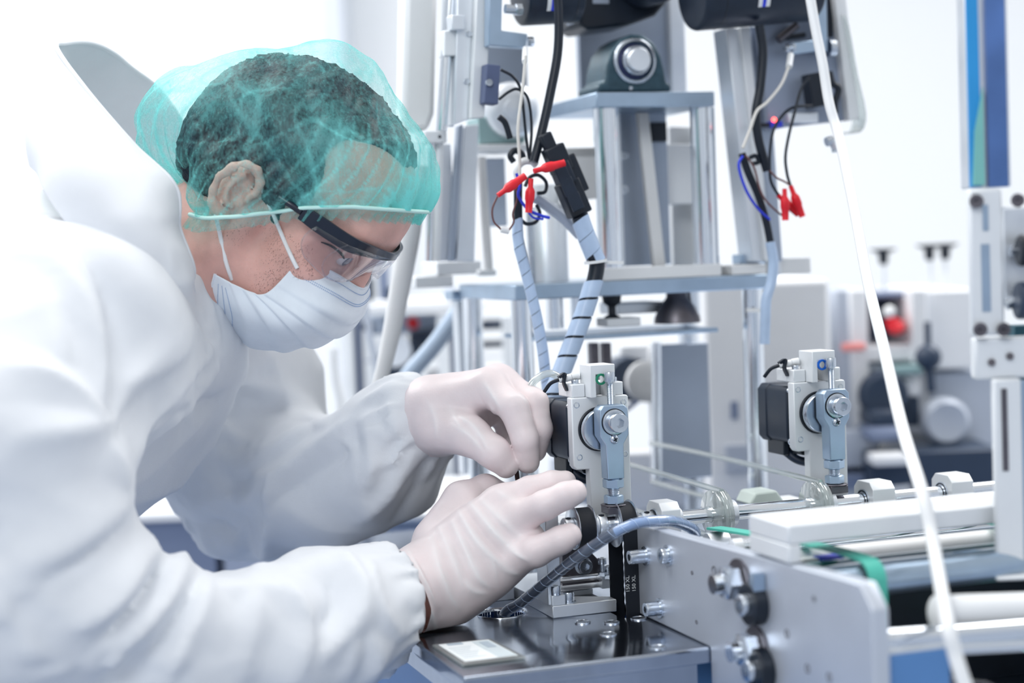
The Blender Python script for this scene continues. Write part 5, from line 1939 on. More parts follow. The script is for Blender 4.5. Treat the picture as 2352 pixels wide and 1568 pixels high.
def build_tower():
    a = MV_(1200, 700, .26)
    t = thingm('press_tower', 'tall steel press frame with galvanised plates and polished columns behind the shaft', 'machine frame', .20, .33, .9001)
    za, zb = MV_(1185, 690, .25)[2], MV_(1185, 655, .25)[2]
    u0, u1 = MV_(1183, 670, .25)[0], MV_(1764, 660, .25)[0]
    obj('shelf', mbm().box((u0, .25, za), (u1, .43, zb)), M_ZINC, t, bevel=.0012)
    for u, v in ((u0 + .010, .262), (u1 - .012, .262), (u0 + .010, .418), (u1 - .012, .418)):
        obj('post', mbm().cyl((u, v, .9002), (u, v, za), .0105, n=32), M_CHROME, t)
    tb('lower_plate', 1250, 752, 1650, 785, .262, .12, M_ZINC, t)
    tb('crown_plate', 1370, 210, 1641, 246, .25, .135, M_ZINC, t)
    zc = MV_(1400, 246, .25)[2]
    for px, v in ((1390, .268), (1612, .268), (1390, .365), (1612, .365)):
        u = MV_(px, 246, v)[0]
        obj('guide_column', mbm().cyl((u, v, zb), (u, v, zc), .0125, n=40), M_CHROME, t)
    for px in (1275, 1330, 1590):
        u = MV_(px, 720, .30)[0]
        z0 = MV_(1400, 752, .262)[2]
        obj('spacer', mbm().cyl((u, .30, z0), (u, .30, za), .0085, n=28), M_CHROME, t)
    u = MV_(1555, 720, .285)[0]
    obj('flared_boss', mbm().lathe((u, .285, z0), (0, 0, 1), [(.0001, 0), (.024, 0), (.023, .006), (.017, .018), (.0105, .026), (.0105, za - z0), (.0001, za - z0)], n=36), M_DARKST, t)
    u = MV_(1406, 720, .28)[0]
    obj('locking_knob', mbm().lathe((u, .28, z0), (0, 0, 1), [(.0001, 0), (.008, 0), (.008, .010), (.004, .012), (.004, .020), (.009, .024), (.010, za - z0)], n=24), M_BLACK, t)
    tb('clamp_bar', 1396, 728, 1472, 751, .266, .03, M_ALUW, t)
    tb('under_block', 1420, 692, 1526, 722, .30, .05, M_ALU, t)
    for x0, x1 in ((1362, 1376), (1390, 1404)):
        tb('hanging_strut', x0, 787, x1, 880, .30, .012, M_DARKST, t)
    tb('rear_plate', 1516, 786, 1626, 1105, .36, .012, M_GREYPLATE, t)
    tc('thin_post', 1508, 786, 1510, 1100, .357, .005, M_CHROME, t)
    tb('ram_plate', 1422, 247, 1530, 612, .33, .012, M_GREYPLATE, t)
    tb('ram_side', 1404, 250, 1424, 612, .318, .03, M_ALU, t)
    for y in (358, 437):
        c = MV_(1431, y, .33)
        obj('ram_bolt', socket_bolt(mbm(), (c[0], .33, c[2]), (0, -1, 0), .0050, .003), M_STEEL, t)
    c = [(1466, 258), (1490, 258), (1530, 612), (1503, 612)]
    tp('slanted_strip', c, .300, .008, M_WHITE, t)
    tb('side_block', 1520, 330, 1600, 470, .35, .03, M_ALUW, t)
    tb('black_cavity', 1498, 280, 1532, 325, .325, .006, M_BLACK, t)
    tb('upper_web', 1548, 290, 1590, 610, .385, .01, M_ALUW, t)
    # white bars lying on the shelf
    k = thingm('white_bar', 'white bar lying along the front of the galvanised shelf', 'bar', .2, .255, zb)
    obj('bar', mbm().box((MV_(1386, 640, .252)[0], .252, zb + .0003), (MV_(1658, 630, .252)[0], .275, zb + .0125)), M_WHITE, k, bevel=.0008)
    k = thingm('white_block', 'short white block at the right end of the galvanised shelf', 'block', .32, .255, zb)
    obj('block', mbm().box((MV_(1682, 640, .252)[0], .252, zb + .0003), (MV_(1760, 630, .252)[0], .30, zb + .0100)), M_WHITE, k, bevel=.0008)
    # big cylinder and boxes on the left of the shelf
    c = MV_(1260, 640, .33)
    k = thingm('air_cylinder', 'fat pale cylinder standing on the left of the galvanised shelf', 'cylinder', c[0], .33, zb)
    z1 = MV_(1260, 470, .33)[2]
    obj('barrel', mbm().lathe((c[0], .33, zb + .0004), (0, 0, 1), [(.0001, 0), (.0205, 0), (.0205, z1 - zb - .003), (.018, z1 - zb), (.0001, z1 - zb)], n=40), M_ALU, k)
    obj('cap', mbm().cyl((c[0], .33, z1), (c[0], .33, z1 + .02), .014, n=28), M_ALUW, k)
    obj('tie_rod', mbm().cyl((c[0] - .0215, .322, zb + .0004), (c[0] - .0215, .322, z1 + .003), .0022), M_STEEL, k)
    obj('white_valve', mbm().box((c[0] + .012, .300, z1 + .004), (c[0] + .045, .32, z1 + .055)).box((c[0] + .012, .300, z1 + .045), (c[0] + .062, .32, z1 + .055)), M_WHITE, k, bevel=.001)
    k = thingm('plate_stack', 'stack of two pale plates left of the galvanised shelf', 'plates', .0, .42, .9001)
    tb('upper_plate', 1005, 598, 1105, 632, .40, .06, M_ALUW, k)
    tb('lower_plate', 955, 632, 1040, 662, .40, .06, M_ALUW, k)
    tb('beam', 1040, 662, 1165, 690, .436, .03, M_ZINC, k)
    tb('stand', 1066, 690, 1086, 1090, .44, .02, M_ALU, k)
    # pillow block bearing on the crown
    zt = MV_(1400, 210, .25)[2]
    k = thingm('pillow_block', 'teal cast iron pillow block bearing on the crown plate of the press', 'bearing', MV_(1458, 200, .262)[0], .28, zt)
    ring_ = [(1374, 209), (1374, 192), (1390, 186), (1394, 150), (1404, 116), (1424, 90), (1450, 76), (1476, 77), (1502, 96), (1519, 126), (1527, 160), (1531, 186), (1542, 192), (1542, 209)]
    q = [MV_(x, y, .262) for x, y in ring_]
    z_off = zt + .0003 - min(p[2] for p in q)
    tp2 = mbm().prism([(p[0], .262, p[2] + z_off) for p in q], (0, .055, 0))
    obj('housing', tp2, M_TEAL, k, bevel=.003, seg=3)
    c = MV_(1459, 140, .26)
    obj('outer_ring', mbm().lathe((c[0], .263, c[2]), (0, -1, 0), [(.0225, 0), (.0225, .003), (.0215, .004), (.0195, .004), (.0190, .001)], n=48), M_STEEL, k)
    obj('seal', mbm().lathe((c[0], .263, c[2]), (0, -1, 0), [(.0192, .0005), (.0135, .0025)], n=48), mat('dark_blue_seal', (.03, .04, .12), .3, .35), k)
    obj('inner_ring', mbm().lathe((c[0], .263, c[2]), (0, -1, 0), [(.0138, .001), (.0152, .007), (.0138, .009), (.0126, .009), (.0122, .004)], n=48), M_STEEL, k)
    obj('shaft_end', mbm().lathe((c[0], .263, c[2]), (0, -1, 0), [(.0118, 0), (.0118, .0135), (.0108, .0150), (.0001, .0150)], n=40), M_ALU, k)
    obj('grease_nipple', mbm().cyl((c[0] - .006, .2625, zt + .004), (c[0] - .006, .2590, zt + .004), .0018, n=12), M_STEEL, k)
    # gear motor above it, hanging off the back plate
    k = thingm('gear_motor', 'black gear motor above the teal pillow block, cut off by the top edge', 'motor', MV_(1430, 30, .3)[0], .3, MV_(1430, 70, .3)[2])
    tp('gearbox', [(1332, 58), (1352, 68), (1452, 56), (1506, 36), (1530, 8), (1535, -160), (1332, -160)], .285, .06, M_BLACK, k, bev=.003)
    c = MV_(1478, -52, .28)
    obj('motor_can', mbm().cyl((c[0], .284, c[2]), (c[0], .245, c[2]), .0300, n=48), M_NAVY, k, bevel=.002)
    tb('grey_side', 1326, -150, 1346, 50, .288, .03, M_GREYPLATE, k)
    tb('rating_plate', 1362, -30, 1398, 8, .2835, .001, M_GREYPLATE, k, bev=0)
    k = thingm('back_plate', 'tall grey mounting plate behind the teal pillow block', 'plate', MV_(1450, 200, .388)[0], .39, zt)
    tb('plate', 1335, -160, 1545, 228, .388, .010, M_GREYPLATE, k)
    tb('edge_strip', 1545, -160, 1566, 228, .380, .018, M_ALU, k)


# ------------------------------------------------------------------ tilted panels with motors
def build_panels():
    def canmotor(lab, x0, y0, x1, y1, v, r, bands, left):
        a, b = MV_(x0, y0, v), MV_(x1, y1, v)
        d = unit(b - a)
        L = np.linalg.norm(b - a)
        k = thingm('tube_motor', lab, 'motor', *((a + b) / 2 - np.array([0, 0, r])), 'tube motors at the top edge')
        prof = [(.0001, 0), (r * .86, 0), (r * .97, L * .012), (r, L * .03), (r, L * .97), (r * .95, L * .99), (r * .80, L), (.0001, L)]
        obj('can', mbm().lathe(a, d, prof, n=56), M_NAVY, k)
        obj('end_groove', mbm().lathe(a + d * L * (.16 if left else .84), d, [(r * 1.004, 0), (r * 1.012, .0008), (r * 1.004, .0016)], n=56), M_BLACK, k)
        x, y, _ = frame(d)
        for f0, w, arc in bands:
            G = []
            for s, mm in ((0, .34), (.34, .66), (.66, 1)):
                G = []
                for t in np.linspace(arc[0], arc[1], 10):
                    dirv = np.array([0, -1, 0]) * math.cos(t) + np.array([0, 0, 1]) * math.sin(t)
                    dirv = unit(dirv - d * np.dot(dirv, d))
                    G.append([a + d * (L * f0 + w * s) + dirv * (r + .0003), a + d * (L * f0 + w * mm) + dirv * (r + .0003)])
                obj('sticker', mbm().grid(G), M_WIREBLUE if s == .34 else M_WHITE, k)
        return k
    canmotor('black tube motor at the top edge left of the pillow block', 1193, -16, 1322, -22, .228, .0305, [(.30, .012, (-.75, .4))], False)
    canmotor('black tube motor at the top edge over the right tilted panel', 1588, -12, 1862, -34, .198, .0345, [(.42, .0125, (-.62, .5)), (.74, .016, (-.45, .6))], True)

    # left panel
    k = thingm('tilted_panel', 'pale tilted panel with a zinc bracket left of the pillow block', 'panel', MV_(1080, 270, .23)[0], .24, MV_(1080, 280, .23)[2])
    tp('panel', [(1098, -90), (1136, -90), (1113, 270), (1082, 272)], .222, .010, M_ALUW, k)
    tp('panel_side', [(1052, -90), (1100, -90), (1084, 272), (1044, 286)], .2325, .050, M_ALU, k)
    tp('zinc_bracket', [(1124, -90), (1156, -90), (1152, 70), (1212, 78), (1208, 110), (1122, 104)], .207, .014, M_ZINC, k)
    c = MV_(1212, 95, .212)
    mb = mbm()
    socket_bolt(mb, (c[0], .214, c[2]), (1, 0, 0), .0045, .006)
    obj('bracket_bolt', mb, M_STEEL, k)
    tc('stud', 1160, 20, 1184, 22, .205, .0042, M_STEEL, k)
    c = MV_(1183, 22, .205)
    obj('dome_nut', hexnut(mbm(), (c[0], .205, c[2]), (c[0] + .007, .205, c[2]), .0058), M_STEEL, k)
    for x, y in ((1077, 78), (1072, 187)):
        c = MV_(x, y, .232)
        obj('panel_screw', mbm().cyl((c[0], .2325, c[2]), (c[0], .2305, c[2]), .0028, n=16), M_STEEL, k)
    tb('carriage', 1038, 34, 1068, 68, .225, .02, M_ALU, k)
    tb('lower_carriage', 1022, 70, 1052, 128, .235, .02, M_ALUW, k)
    tc('rail_rod', 1040, -90, 1014, 300, .245, .0052, M_CHROME, k)
    tc('rail_rod', 1060, -90, 1030, 290, .262, .0052, M_ALU, k)
    k = thingm('sensor_box', 'dark blue sensor box on the left tilted panel', 'sensor', *MV_(1132, 240, .21))
    tp('case', [(1118, 146), (1150, 150), (1145, 240), (1113, 236)], .206, .016, mat('slate_blue_plastic', (.10, .13, .24), 0, .55), k)
    c = MV_(1122, 190, .206)
    obj('screw', mbm().cyl((c[0], .206, c[2]), (c[0], .203, c[2]), .0032, n=16), M_STEEL, k)
    # pneumatic cylinder left of the left panel
    k = thingm('slide_cylinder', 'white pneumatic cylinder with a clamp behind the hair cap', 'cylinder', *MV_(985, 620, .30))
    tp('barrel', [(930, -60), (1008, -60), (1000, 260), (985, 300), (925, 300)], .30, .03, M_WHITE, k, bev=.006)
    tb('clamp', 976, 300, 1026, 328, .285, .03, M_ALUW, k)
    c = MV_(1010, 314, .285)
    obj('clamp_hole', mbm().cyl((c[0], .2852, c[2]), (c[0], .2846, c[2]), .0016, n=14), M_BLACK, k)
    tc('piston_rod', 992, 328, 985, 600, .30, .0035, M_CHROME, k)
    tc('guide_rod', 1008, 328, 1000, 600, .30, .0048, M_ALUW, k)
    tb('column', 1010, 330, 1036, 600, .34, .03, M_ALU, k)
    tp('dark_web', [(1052, 288), (1065, 285), (1045, 600), (1032, 600)], .33, .01, M_GREYPLATE, k)
    tp('web', [(1066, 288), (1100, 285), (1090, 600), (1048, 600)], .335, .01, M_ALU, k)
    k = thingm('white_rod', 'slim white rod standing on the left plates', 'rod', *MV_(1116, 625, .37))
    tc('rod', 1105, 360, 1122, 622, .37, .0048, M_WHITE, k)
    tb('foot', 1102, 618, 1140, 634, .365, .012, M_ALUW, k)
    k = thingm('teal_junction_box', 'pale teal box behind the wires left of the press', 'box', *MV_(1150, 330, .42))
    tb('case', 1100, 268, 1205, 330, .40, .04, M_TEALBOX, k)
    tb('shelf', 1085, 330, 1215, 350, .39, .05, M_ALUW, k)
    tb('dark_front', 1120, 362, 1160, 520, .41, .02, M_GREYPLATE, k)
    c = MV_(1190, 250, .38)
    k = thingm('round_gearbox', 'grey round gearbox behind the left wires', 'gearbox', c[0], .4, c[2] - .03)
    obj('drum', mbm().lathe((c[0], .40, c[2]), (0, -1, 0), [(.0001, -.03), (.030, -.03), (.030, .0), (.026, .006), (.012, .008), (.012, .014), (.0001, .016)], n=40), M_ALU, k)
    obj('dark_back', mbm().box((c[0] - .03, .432, c[2] + .01), (c[0] + .03, .45, c[2] + .075)), M_GREYPLATE, k)
    # right panel
    k = thingm('tilted_panel', 'blue grey tilted panel with a black sensor right of the press', 'panel', *MV_(1870, 290, .23))
    tp('panel', [(1742, 40), (1915, -90), (1926, 0), (1950, 276), (1812, 291), (1768, 300)], .236, .010, M_PANEL, k)
    tp('bright_edge', [(1908, -90), (1934, -90), (1976, 272), (1950, 277)], .226, .012, M_WHITE, k)
    tp('profile', [(1668, 64), (1700, 62), (1756, 600), (1728, 600)], .246, .03, M_ALU, k)
    tp('profile_rib', [(1700, 62), (1722, 60), (1772, 600), (1756, 600)], .240, .03, M_ALUW, k)
    tp('inner_web', [(1722, 60), (1760, 60), (1798, 600), (1776, 600)], .252, .01, M_GREYPLATE, k)
    tp('slotted_lever', [(1868, -90), (1896, -90), (1902, 118), (1874, 122)], .214, .010, M_ZINC, k)
    tp('slot', [(1899, -90), (1911, -90), (1914, 84), (1903, 86)], .2345, .002, M_BLACK, k, bev=0)
    tp('zinc_bracket', [(1821, 97), (1872, 91), (1873, 118), (1822, 125)], .208, .014, M_ZINC, k)
    c = MV_(1822, 111, .213)
    mb = mbm().cyl((c[0], .214, c[2]), (c[0] - .003, .214, c[2]), .0070, n=24)
    socket_bolt(mb, (c[0] - .003, .214, c[2]), (-1, 0, 0), .0042, .006)
    obj('bracket_bolt', mb, M_STEEL, k)
    c = MV_(1905, 110, .215)
    obj('washer', mbm().cyl((c[0], .218, c[2]), (c[0] + .007, .218, c[2]), .0088, n=28), M_STEEL, k)
    tc('spacer_rod', 1788, 92, 1830, 58, .226, .0040, M_DARKST, k)
    tc('cross_pin', 1808, 86, 1848, 80, .230, .0026, M_BLACK, k)
    tb('valve', 1812, 258, 1880, 282, .228, .012, M_ALU, k)
    c = MV_(1790, 282, .225)
    lm = bpy.data.materials.new('red_led')
    lm.use_nodes = True
    b = lm.node_tree.nodes['Principled BSDF']
    b.inputs['Base Color'].default_value = (.9, .1, .1, 1)
    b.inputs['Emission Color'].default_value = (1, .08, .06, 1)
    b.inputs['Emission Strength'].default_value = 4
    c = MV_(1778, 275, .225)
    k2 = thingm('led_sensor', 'small blue sensor with a glowing red light by the right wires', 'sensor', *c)
    obj('lamp', mbm().sphere(c, .0024, n=8), lm, k2)
    tb('body', 1770, 278, 1798, 292, .226, .010, M_WIREBLUE, k2, bev=.0006)
    tb('dark_tail', 1742, 282, 1770, 292, .227, .008, M_BLACK, k2, bev=.0006)
    k2 = thingm('sensor_box', 'black sensor box on the right tilted panel', 'sensor', *MV_(1890, 248, .21))
    tp('case', [(1857, 170), (1888, 164), (1904, 240), (1868, 248)], .212, .016, M_BLACK, k2)
    mb = mbm().tube([MV_(1905, 165, .215), MV_(1912, 190, .213), MV_(1926, 205, .212), MV_(1918, 235, .214), MV_(1918, 260, .216)], .0035, n=10)
    obj('black_strap', mb, M_BLACK, k2)
    # clear cover and fitting at its right
    k = thingm('clear_guard', 'clear bent guard at the right edge of the right tilted panel', 'guard', *MV_(1975, 300, .22))
    G = []
    for x, y in ((1945, 20), (1958, 90), (1972, 180), (1990, 240), (1994, 280), (1980, 310), (1955, 300)):
        a = MV_(x, y, .215)
        G.append([a, a + np.array([0, .03, 0])])
    obj('sheet', mbm().grid(G), M_CLEAR, k, solid=.001, subsurf=1)
    k = thingm('tube_fitting', 'grey push fitting at the end of the upper air tube', 'fitting', *MV_(1922, 350, .16))
    obj('body', mbm().cyl(MV_(1918, 318, .16), MV_(1926, 336, .16), .0075, n=20), M_ALU, k)
    obj('stem', mbm().cyl(MV_(1912, 322, .16), MV_(1898, 326, .16), .0045, n=16).cyl(MV_(1917, 336, .16), MV_(1917, 350, .16), .0028, n=12), M_STEEL, k)
    k = thingm('white_pad', 'white square pad on the right end of the shelf', 'pad', *MV_(1800, 632, .27))
    tb('pad', 1786, 590, 1862, 630, .26, .03, M_WHITE, k)
    tb('block', 1702, 582, 1760, 607, .262, .02, M_ZINC, k)
    tb('edge', 1786, 575, 1794, 632, .256, .004, M_ALU, k)


# ------------------------------------------------------------------ wires
def wire(name, pts, v, r, m, label, cat='cable', group=None, parent=None, n=8):
    q = [MV_(p[0], p[1], p[2] if len(p) > 2 else v) for p in pts]
    o = obj(name, mbm().tube(q, r, n=n), m, parent, label=label if parent is None else None, cat=cat if parent is None else None, group=group)
    return o


def redplug(x0, y0, x1, y1, v, lab):
    a, b = MV_(x0, y0, v), MV_(x1, y1, v)
    L = np.linalg.norm(b - a)
    prof = [(.0001, 0), (.0022, 0), (.0024, L * .25), (.0040, L * .34), (.0044, L * .40), (.0044, L * .60), (.0036, L * .68), (.0031, L * .98), (.0034, L), (.0016, L), (.0016, L * .9), (.0001, L * .9)]
    return obj('red_connector', mbm().lathe(a, b - a, prof, n=18), M_RED, None, label=lab, cat='connector', group='red wire connectors')


def build_harness():
    V = .165
    wire('black_cable', [(1276, -60), (1283, 30), (1281, 120), (1264, 215), (1244, 305), (1226, 372)], V, .0044, M_BLACK, 'thick black cable hanging from the top edge left of the press')
    wire('cream_wire', [(1207, 128), (1201, 200), (1190, 290), (1193, 360), (1194, 420)], V, .0015, M_CREAM, 'cream wire hanging from the left zinc bracket', 'wire')
    obj('ring_terminal', mbm().cyl(MV_(1206, 112, V + .03), MV_(1205, 142, V), .0026, n=14), M_WHITE, None, label='white ring terminal on the left zinc bracket', cat='terminal')
    wire('black_wire', [(1150, 160), (1178, 176), (1196, 205), (1202, 250), (1208, 310), (1216, 372)], V + .01, .0014, M_BLACK, 'thin black wire from the top of the dark blue sensor box', 'wire')
    wire('black_wire', [(1146, 228), (1170, 210), (1190, 205), (1212, 225), (1221, 290), (1216, 372)], V + .015, .0014, M_BLACK, 'thin black wire arching from the bottom of the dark blue sensor box', 'wire')
    wire('black_lead', [(1146, 268), (1160, 282), (1172, 318)], V + .02, .0030, M_BLACK, 'short black lead with a white end beside the teal box', 'cable')
    redplug(1226, 393, 1296, 374, V - .036, 'red connector pointing right, topmost of the left three')
    redplug(1143, 449, 1206, 404, V - .03, 'red connector slanting down to the left beside the blue wire')
    redplug(1220, 410, 1214, 488, V - .03, 'red connector hanging straight down in the left wires')
    wire('brown_wire', [(1143, 450), (1131, 480), (1134, 508), (1150, 526)], V - .01, .0009, M_BROWN, 'brown wire loop from the slanting red connector', 'wire')
    wire('brown_wire', [(1184, 425), (1188, 455), (1178, 490), (1180, 510), (1168, 530)], V - .012, .0009, M_BROWN, 'brown wire hanging left of the blue wire', 'wire')
    obj('white_terminal', mbm().cyl(MV_(1150, 526, V - .01), MV_(1168, 530, V - .01), .0030, n=12), M_WHITE, None, label='small white terminal under the brown wires', cat='terminal')
    wire('blue_wire', [(1186, 398), (1194, 425), (1191, 450), (1212, 480), (1240, 494), (1262, 500)], V - .014, .0014, M_WIREBLUE, 'bright blue wire curling among the left red connectors', 'wire')
    wire('blue_wire', [(1214, 488), (1226, 500), (1248, 503)], V - .014, .0010, M_WIREBLUE, 'short blue wire from the hanging red connector', 'wire')
    wire('black_loop', [(1206, 428), (1216, 408), (1236, 402), (1254, 418), (1252, 440), (1234, 444)], V, .0017, M_BLACK, 'black wire loop behind the hanging red connector', 'wire')
    wire('black_loop', [(1232, 470), (1240, 490), (1230, 510), (1210, 514), (1198, 506)], V, .0017, M_BLACK, 'black wire loop below the hanging red connector', 'wire')
    wire('white_ring', [(1190, 410), (1186, 390), (1200, 372), (1220, 370), (1232, 380)], V + .012, .0034, M_WHITE, 'white cable ring behind the red connectors', 'ring')
    wire('black_ring', [(1180, 372), (1172, 358), (1182, 346), (1198, 352), (1204, 370)], V + .03, .0030, M_BLACK, 'black coil above the white cable ring', 'coil')
    wire('black_downlead', [(1190, 420), (1190, 480), (1192, 540), (1204, 598)], V + .004, .0042, M_BLACK, 'black cable running down into the thin blue spiral wrap')
    # spiral wrapped looms
    pts = [(1188, 500), (1191, 560), (1204, 610), (1218, 665), (1233, 730), (1245, 795), (1253, 860), (1258, 900)]
    k = thing('spiral_loom', 'thin cable loom in pale blue spiral wrap hanging left of the press', 'cable loom', m2w(*MV_(1255, 900, V)), 'spiral wrapped looms')
    q = [MV_(x, y, V) for x, y in pts]
    obj('core', mbm().tube(q[2:], .0044, n=10), M_BLACK, k)
    obj('wrap', mbm().spiral(q, .0046, .0125, cover=.95, t=.0005), M_WRAP, k)
    pts = [(1331, 498), (1342, 530), (1360, 575), (1371, 600), (1366, 640), (1346, 705), (1322, 770), (1300, 828), (1276, 890), (1256, 945)]
    k = thing('spiral_loom', 'thick cable loom in pale blue spiral wrap with dark gaps in front of the press', 'cable loom', m2w(*MV_(1256, 945, V)), 'spiral wrapped looms')
    q = [MV_(x, y, V - .02) for x, y in pts]
    obj('core', mbm().tube(q, .0072, n=12), M_BLACK, k)
    obj('wrap', mbm().spiral(q[:4], .0078, .017, cover=.97, t=.0008), M_WRAP, k)
    obj('wrap', mbm().spiral(q[4:], .0078, .0185, cover=.87, t=.0008), M_WRAP, k)
    mb = mbm().lathe(MV_(1368, 600, V - .02), np.array([.1, 0, -1]), [(.0095, -.001), (.0105, -.001), (.0105, .0015), (.0095, .0015)], n=24, closed=True)
    mb.beam(MV_(1380, 602, V - .022), MV_(1432, 603, V - .022), .0022, .0030)
    obj('cable_tie', mb, M_WHITE, None, label='white cable tie round the thick spiral loom', cat='cable tie')
    wire('grey_hose', [(1228, 452), (1262, 476), (1298, 504), (1332, 540)], V + .01, .0052, mat('grey_hose', (.45, .52, .64), 0, .25), 'grey hose slanting from the red connectors to the thick loom', 'hose')
    # black multi pole plugs
    k = thing('multipole_plug', 'chain of black multi pole plugs above the thick spiral loom', 'connector', m2w(*MV_(1335, 500, V)))
    ax = unit(MV_(1336, 500, V) - MV_(1264, 330, V))
    sd = unit(np.cross(ax, (0, 1, 0)))
    vv = np.array([0, 1.0, 0])
    for nm, x, y, hw, hl, hd in (('plug_tail', 1262, 335, .0055, .012, .005), ('plug_front', 1280, 366, .0098, .0125, .007), ('plug_body', 1294, 405, .0080, .013, .008), ('plug_rear', 1316, 455, .0105, .0165, .008), ('plug_latch', 1322, 398, .0052, .018, .005), ('plug_exit', 1331, 492, .0062, .006, .006)):
        c = MV_(x, y, V - .01)
        obj(nm, mbm().obox(c, sd, vv, ax, hw, hd, hl), M_BLACK if nm != 'plug_body' else M_NAVY, k, bevel=.0015)
    for i in range(3):
        c = MV_(1290 + i * 16, 395 + i * 34, V - .022)
        obj('ridge', mbm().obox(c, sd, vv, ax, .006, .0015, .008), M_NAVY, k, bevel=.0008)
    wire('clear_tube', [(1212, 905), (1222, 880), (1245, 862), (1268, 858), (1288, 872), (1290, 890)], .07, .0032, M_CLEAR, 'clear air tube arching beside the crank motor', 'tube')
    # right bundle
    V = .18
    wire('black_cable', [(1744, 58), (1752, 120), (1746, 200), (1736, 262), (1742, 320), (1756, 372), (1762, 392)], V, .0046, M_BLACK, 'thick black cable hanging under the right tube motor')
    wire('black_cable', [(1704, 352), (1718, 395), (1742, 450), (1760, 510), (1770, 560)], V, .0038, M_BLACK, 'black cable sloping down along the right profile into a blue sleeve')
    pts = [(1769, 556), (1776, 600), (1772, 645), (1760, 688), (1758, 730), (1756, 790)]
    wire('blue_sleeve', pts, V - .01, .0052, M_WRAP, 'pale blue sleeve bending over the right end of the shelf', 'cable')
    mb = mbm().beam(MV_(1714, 712, .235), MV_(1762, 712, .235), .0022, .0040)
    obj('cable_tie', mb, M_WHITE, None, label='white cable tie on the right post under the shelf', cat='cable tie')
    wire('cream_wire', [(1812, 152), (1794, 195), (1762, 235), (1738, 256), (1722, 300), (1706, 340)], V - .01, .0016, M_CREAM, 'cream wire hanging from the right zinc bracket', 'wire')
    obj('ring_terminal', mbm().cyl(MV_(1816, 126, V), MV_(1812, 154, V - .01), .0032, n=14), M_WHITE, None, label='white ring terminal on the right zinc bracket', cat='terminal')
    wire('black_wire', [(1858, 178), (1840, 205), (1826, 255), (1812, 310), (1804, 360), (1808, 400), (1816, 428)], V - .015, .0015, M_BLACK, 'thin black wire from the black sensor box down to a red connector', 'wire')
    wire('black_wire', [(1866, 243), (1825, 246), (1800, 262), (1778, 295), (1769, 340), (1768, 390), (1772, 420), (1788, 448)], V - .012, .0015, M_BLACK, 'thin black wire curving from under the black sensor box', 'wire')
    wire('blue_wire', [(1706, 358), (1697, 376), (1702, 405), (1718, 445), (1742, 480), (1768, 504)], V - .01, .0014, M_WIREBLUE, 'blue wire hanging along the right profile', 'wire')
    wire('brown_wire', [(1712, 356), (1732, 385), (1744, 430), (1756, 456), (1776, 478), (1798, 496)], V - .008, .0010, M_BROWN, 'brown wire beside the right sloping black cable', 'wire')
    wire('brown_wire', [(1768, 392), (1784, 408), (1800, 416), (1813, 424)], V - .016, .0010, M_BROWN, 'short brown wire above the right red connectors', 'wire')
    wire('black_ring', [(1722, 362), (1736, 358), (1742, 372), (1730, 376)], V, .0022, M_BLACK, 'small black wire ring on the right profile', 'ring')
    redplug(1787, 448, 1833, 492, V - .012, 'red connector crossing behind in the right bundle, pointing down right')
    redplug(1802, 433, 1804, 506, V - .024, 'red connector hanging straight down in the right bundle')
    redplug(1816, 427, 1843, 497, V - .02, 'rightmost red connector in the right bundle')
    # the white air tube in the right foreground
    wire('air_tube', [(1852, -60, .13), (1872, 60, .12), (1890, 150, .11), (1905, 240, .10), (1928, 320, .08), (1962, 480, .0), (1994, 650, -.08), (2030, 800, -.14), (2072, 980, -.23), (2118, 1130, -.295), (2140, 1230, -.315), (2158, 1330, -.35), (2176, 1430, -.40), (2196, 1510, -.41), (2225, 1600, -.42)], 0, .0046, M_WHITE,
         'long white air tube hanging across the right side', 'tube', n=14)
# ------------------------------------------------------------------ things far behind, and the post at the right edge
M_BACKW = mat('painted_white_metal', (.86, .88, .91), 0, .4, var=.02)
M_BACKG = mat('painted_grey_metal', (.52, .57, .66), .1, .4, var=.05, vscale=6)
M_BACKD = mat('dark_machine_paint', (.03, .05, .09), 0, .4)
M_SLATE = mat('slate_blue_cabinet', (.20, .25, .38), 0, .45, var=.06, vscale=5)


def wb(mb, x0, y0, x1, y1, Y, d):
    """box between two photo corners, Y metres away, d deep"""
    a, b = P(x0, y1, Y), P(x1, y0, Y)
    return mb.box((a[0], Y, a[2]), (b[0], Y + d, b[2]))


def bb(name, x0, y0, x1, y1, Y, d, m, t=None, bev=.003, **k):
    return obj(name, wb(MB(), x0, y0, x1, y1, Y, d), m, t, bevel=bev, **k)


def bc(name, x0, y0, x1, y1, Y, r, m, t=None, n=24, **k):
    return obj(name, MB().cyl(P(x0, y0, Y), P(x1, y1, Y), r, n=n), m, t, **k)


def floorz(p):
    return np.array([p[0], p[1], 0.0])


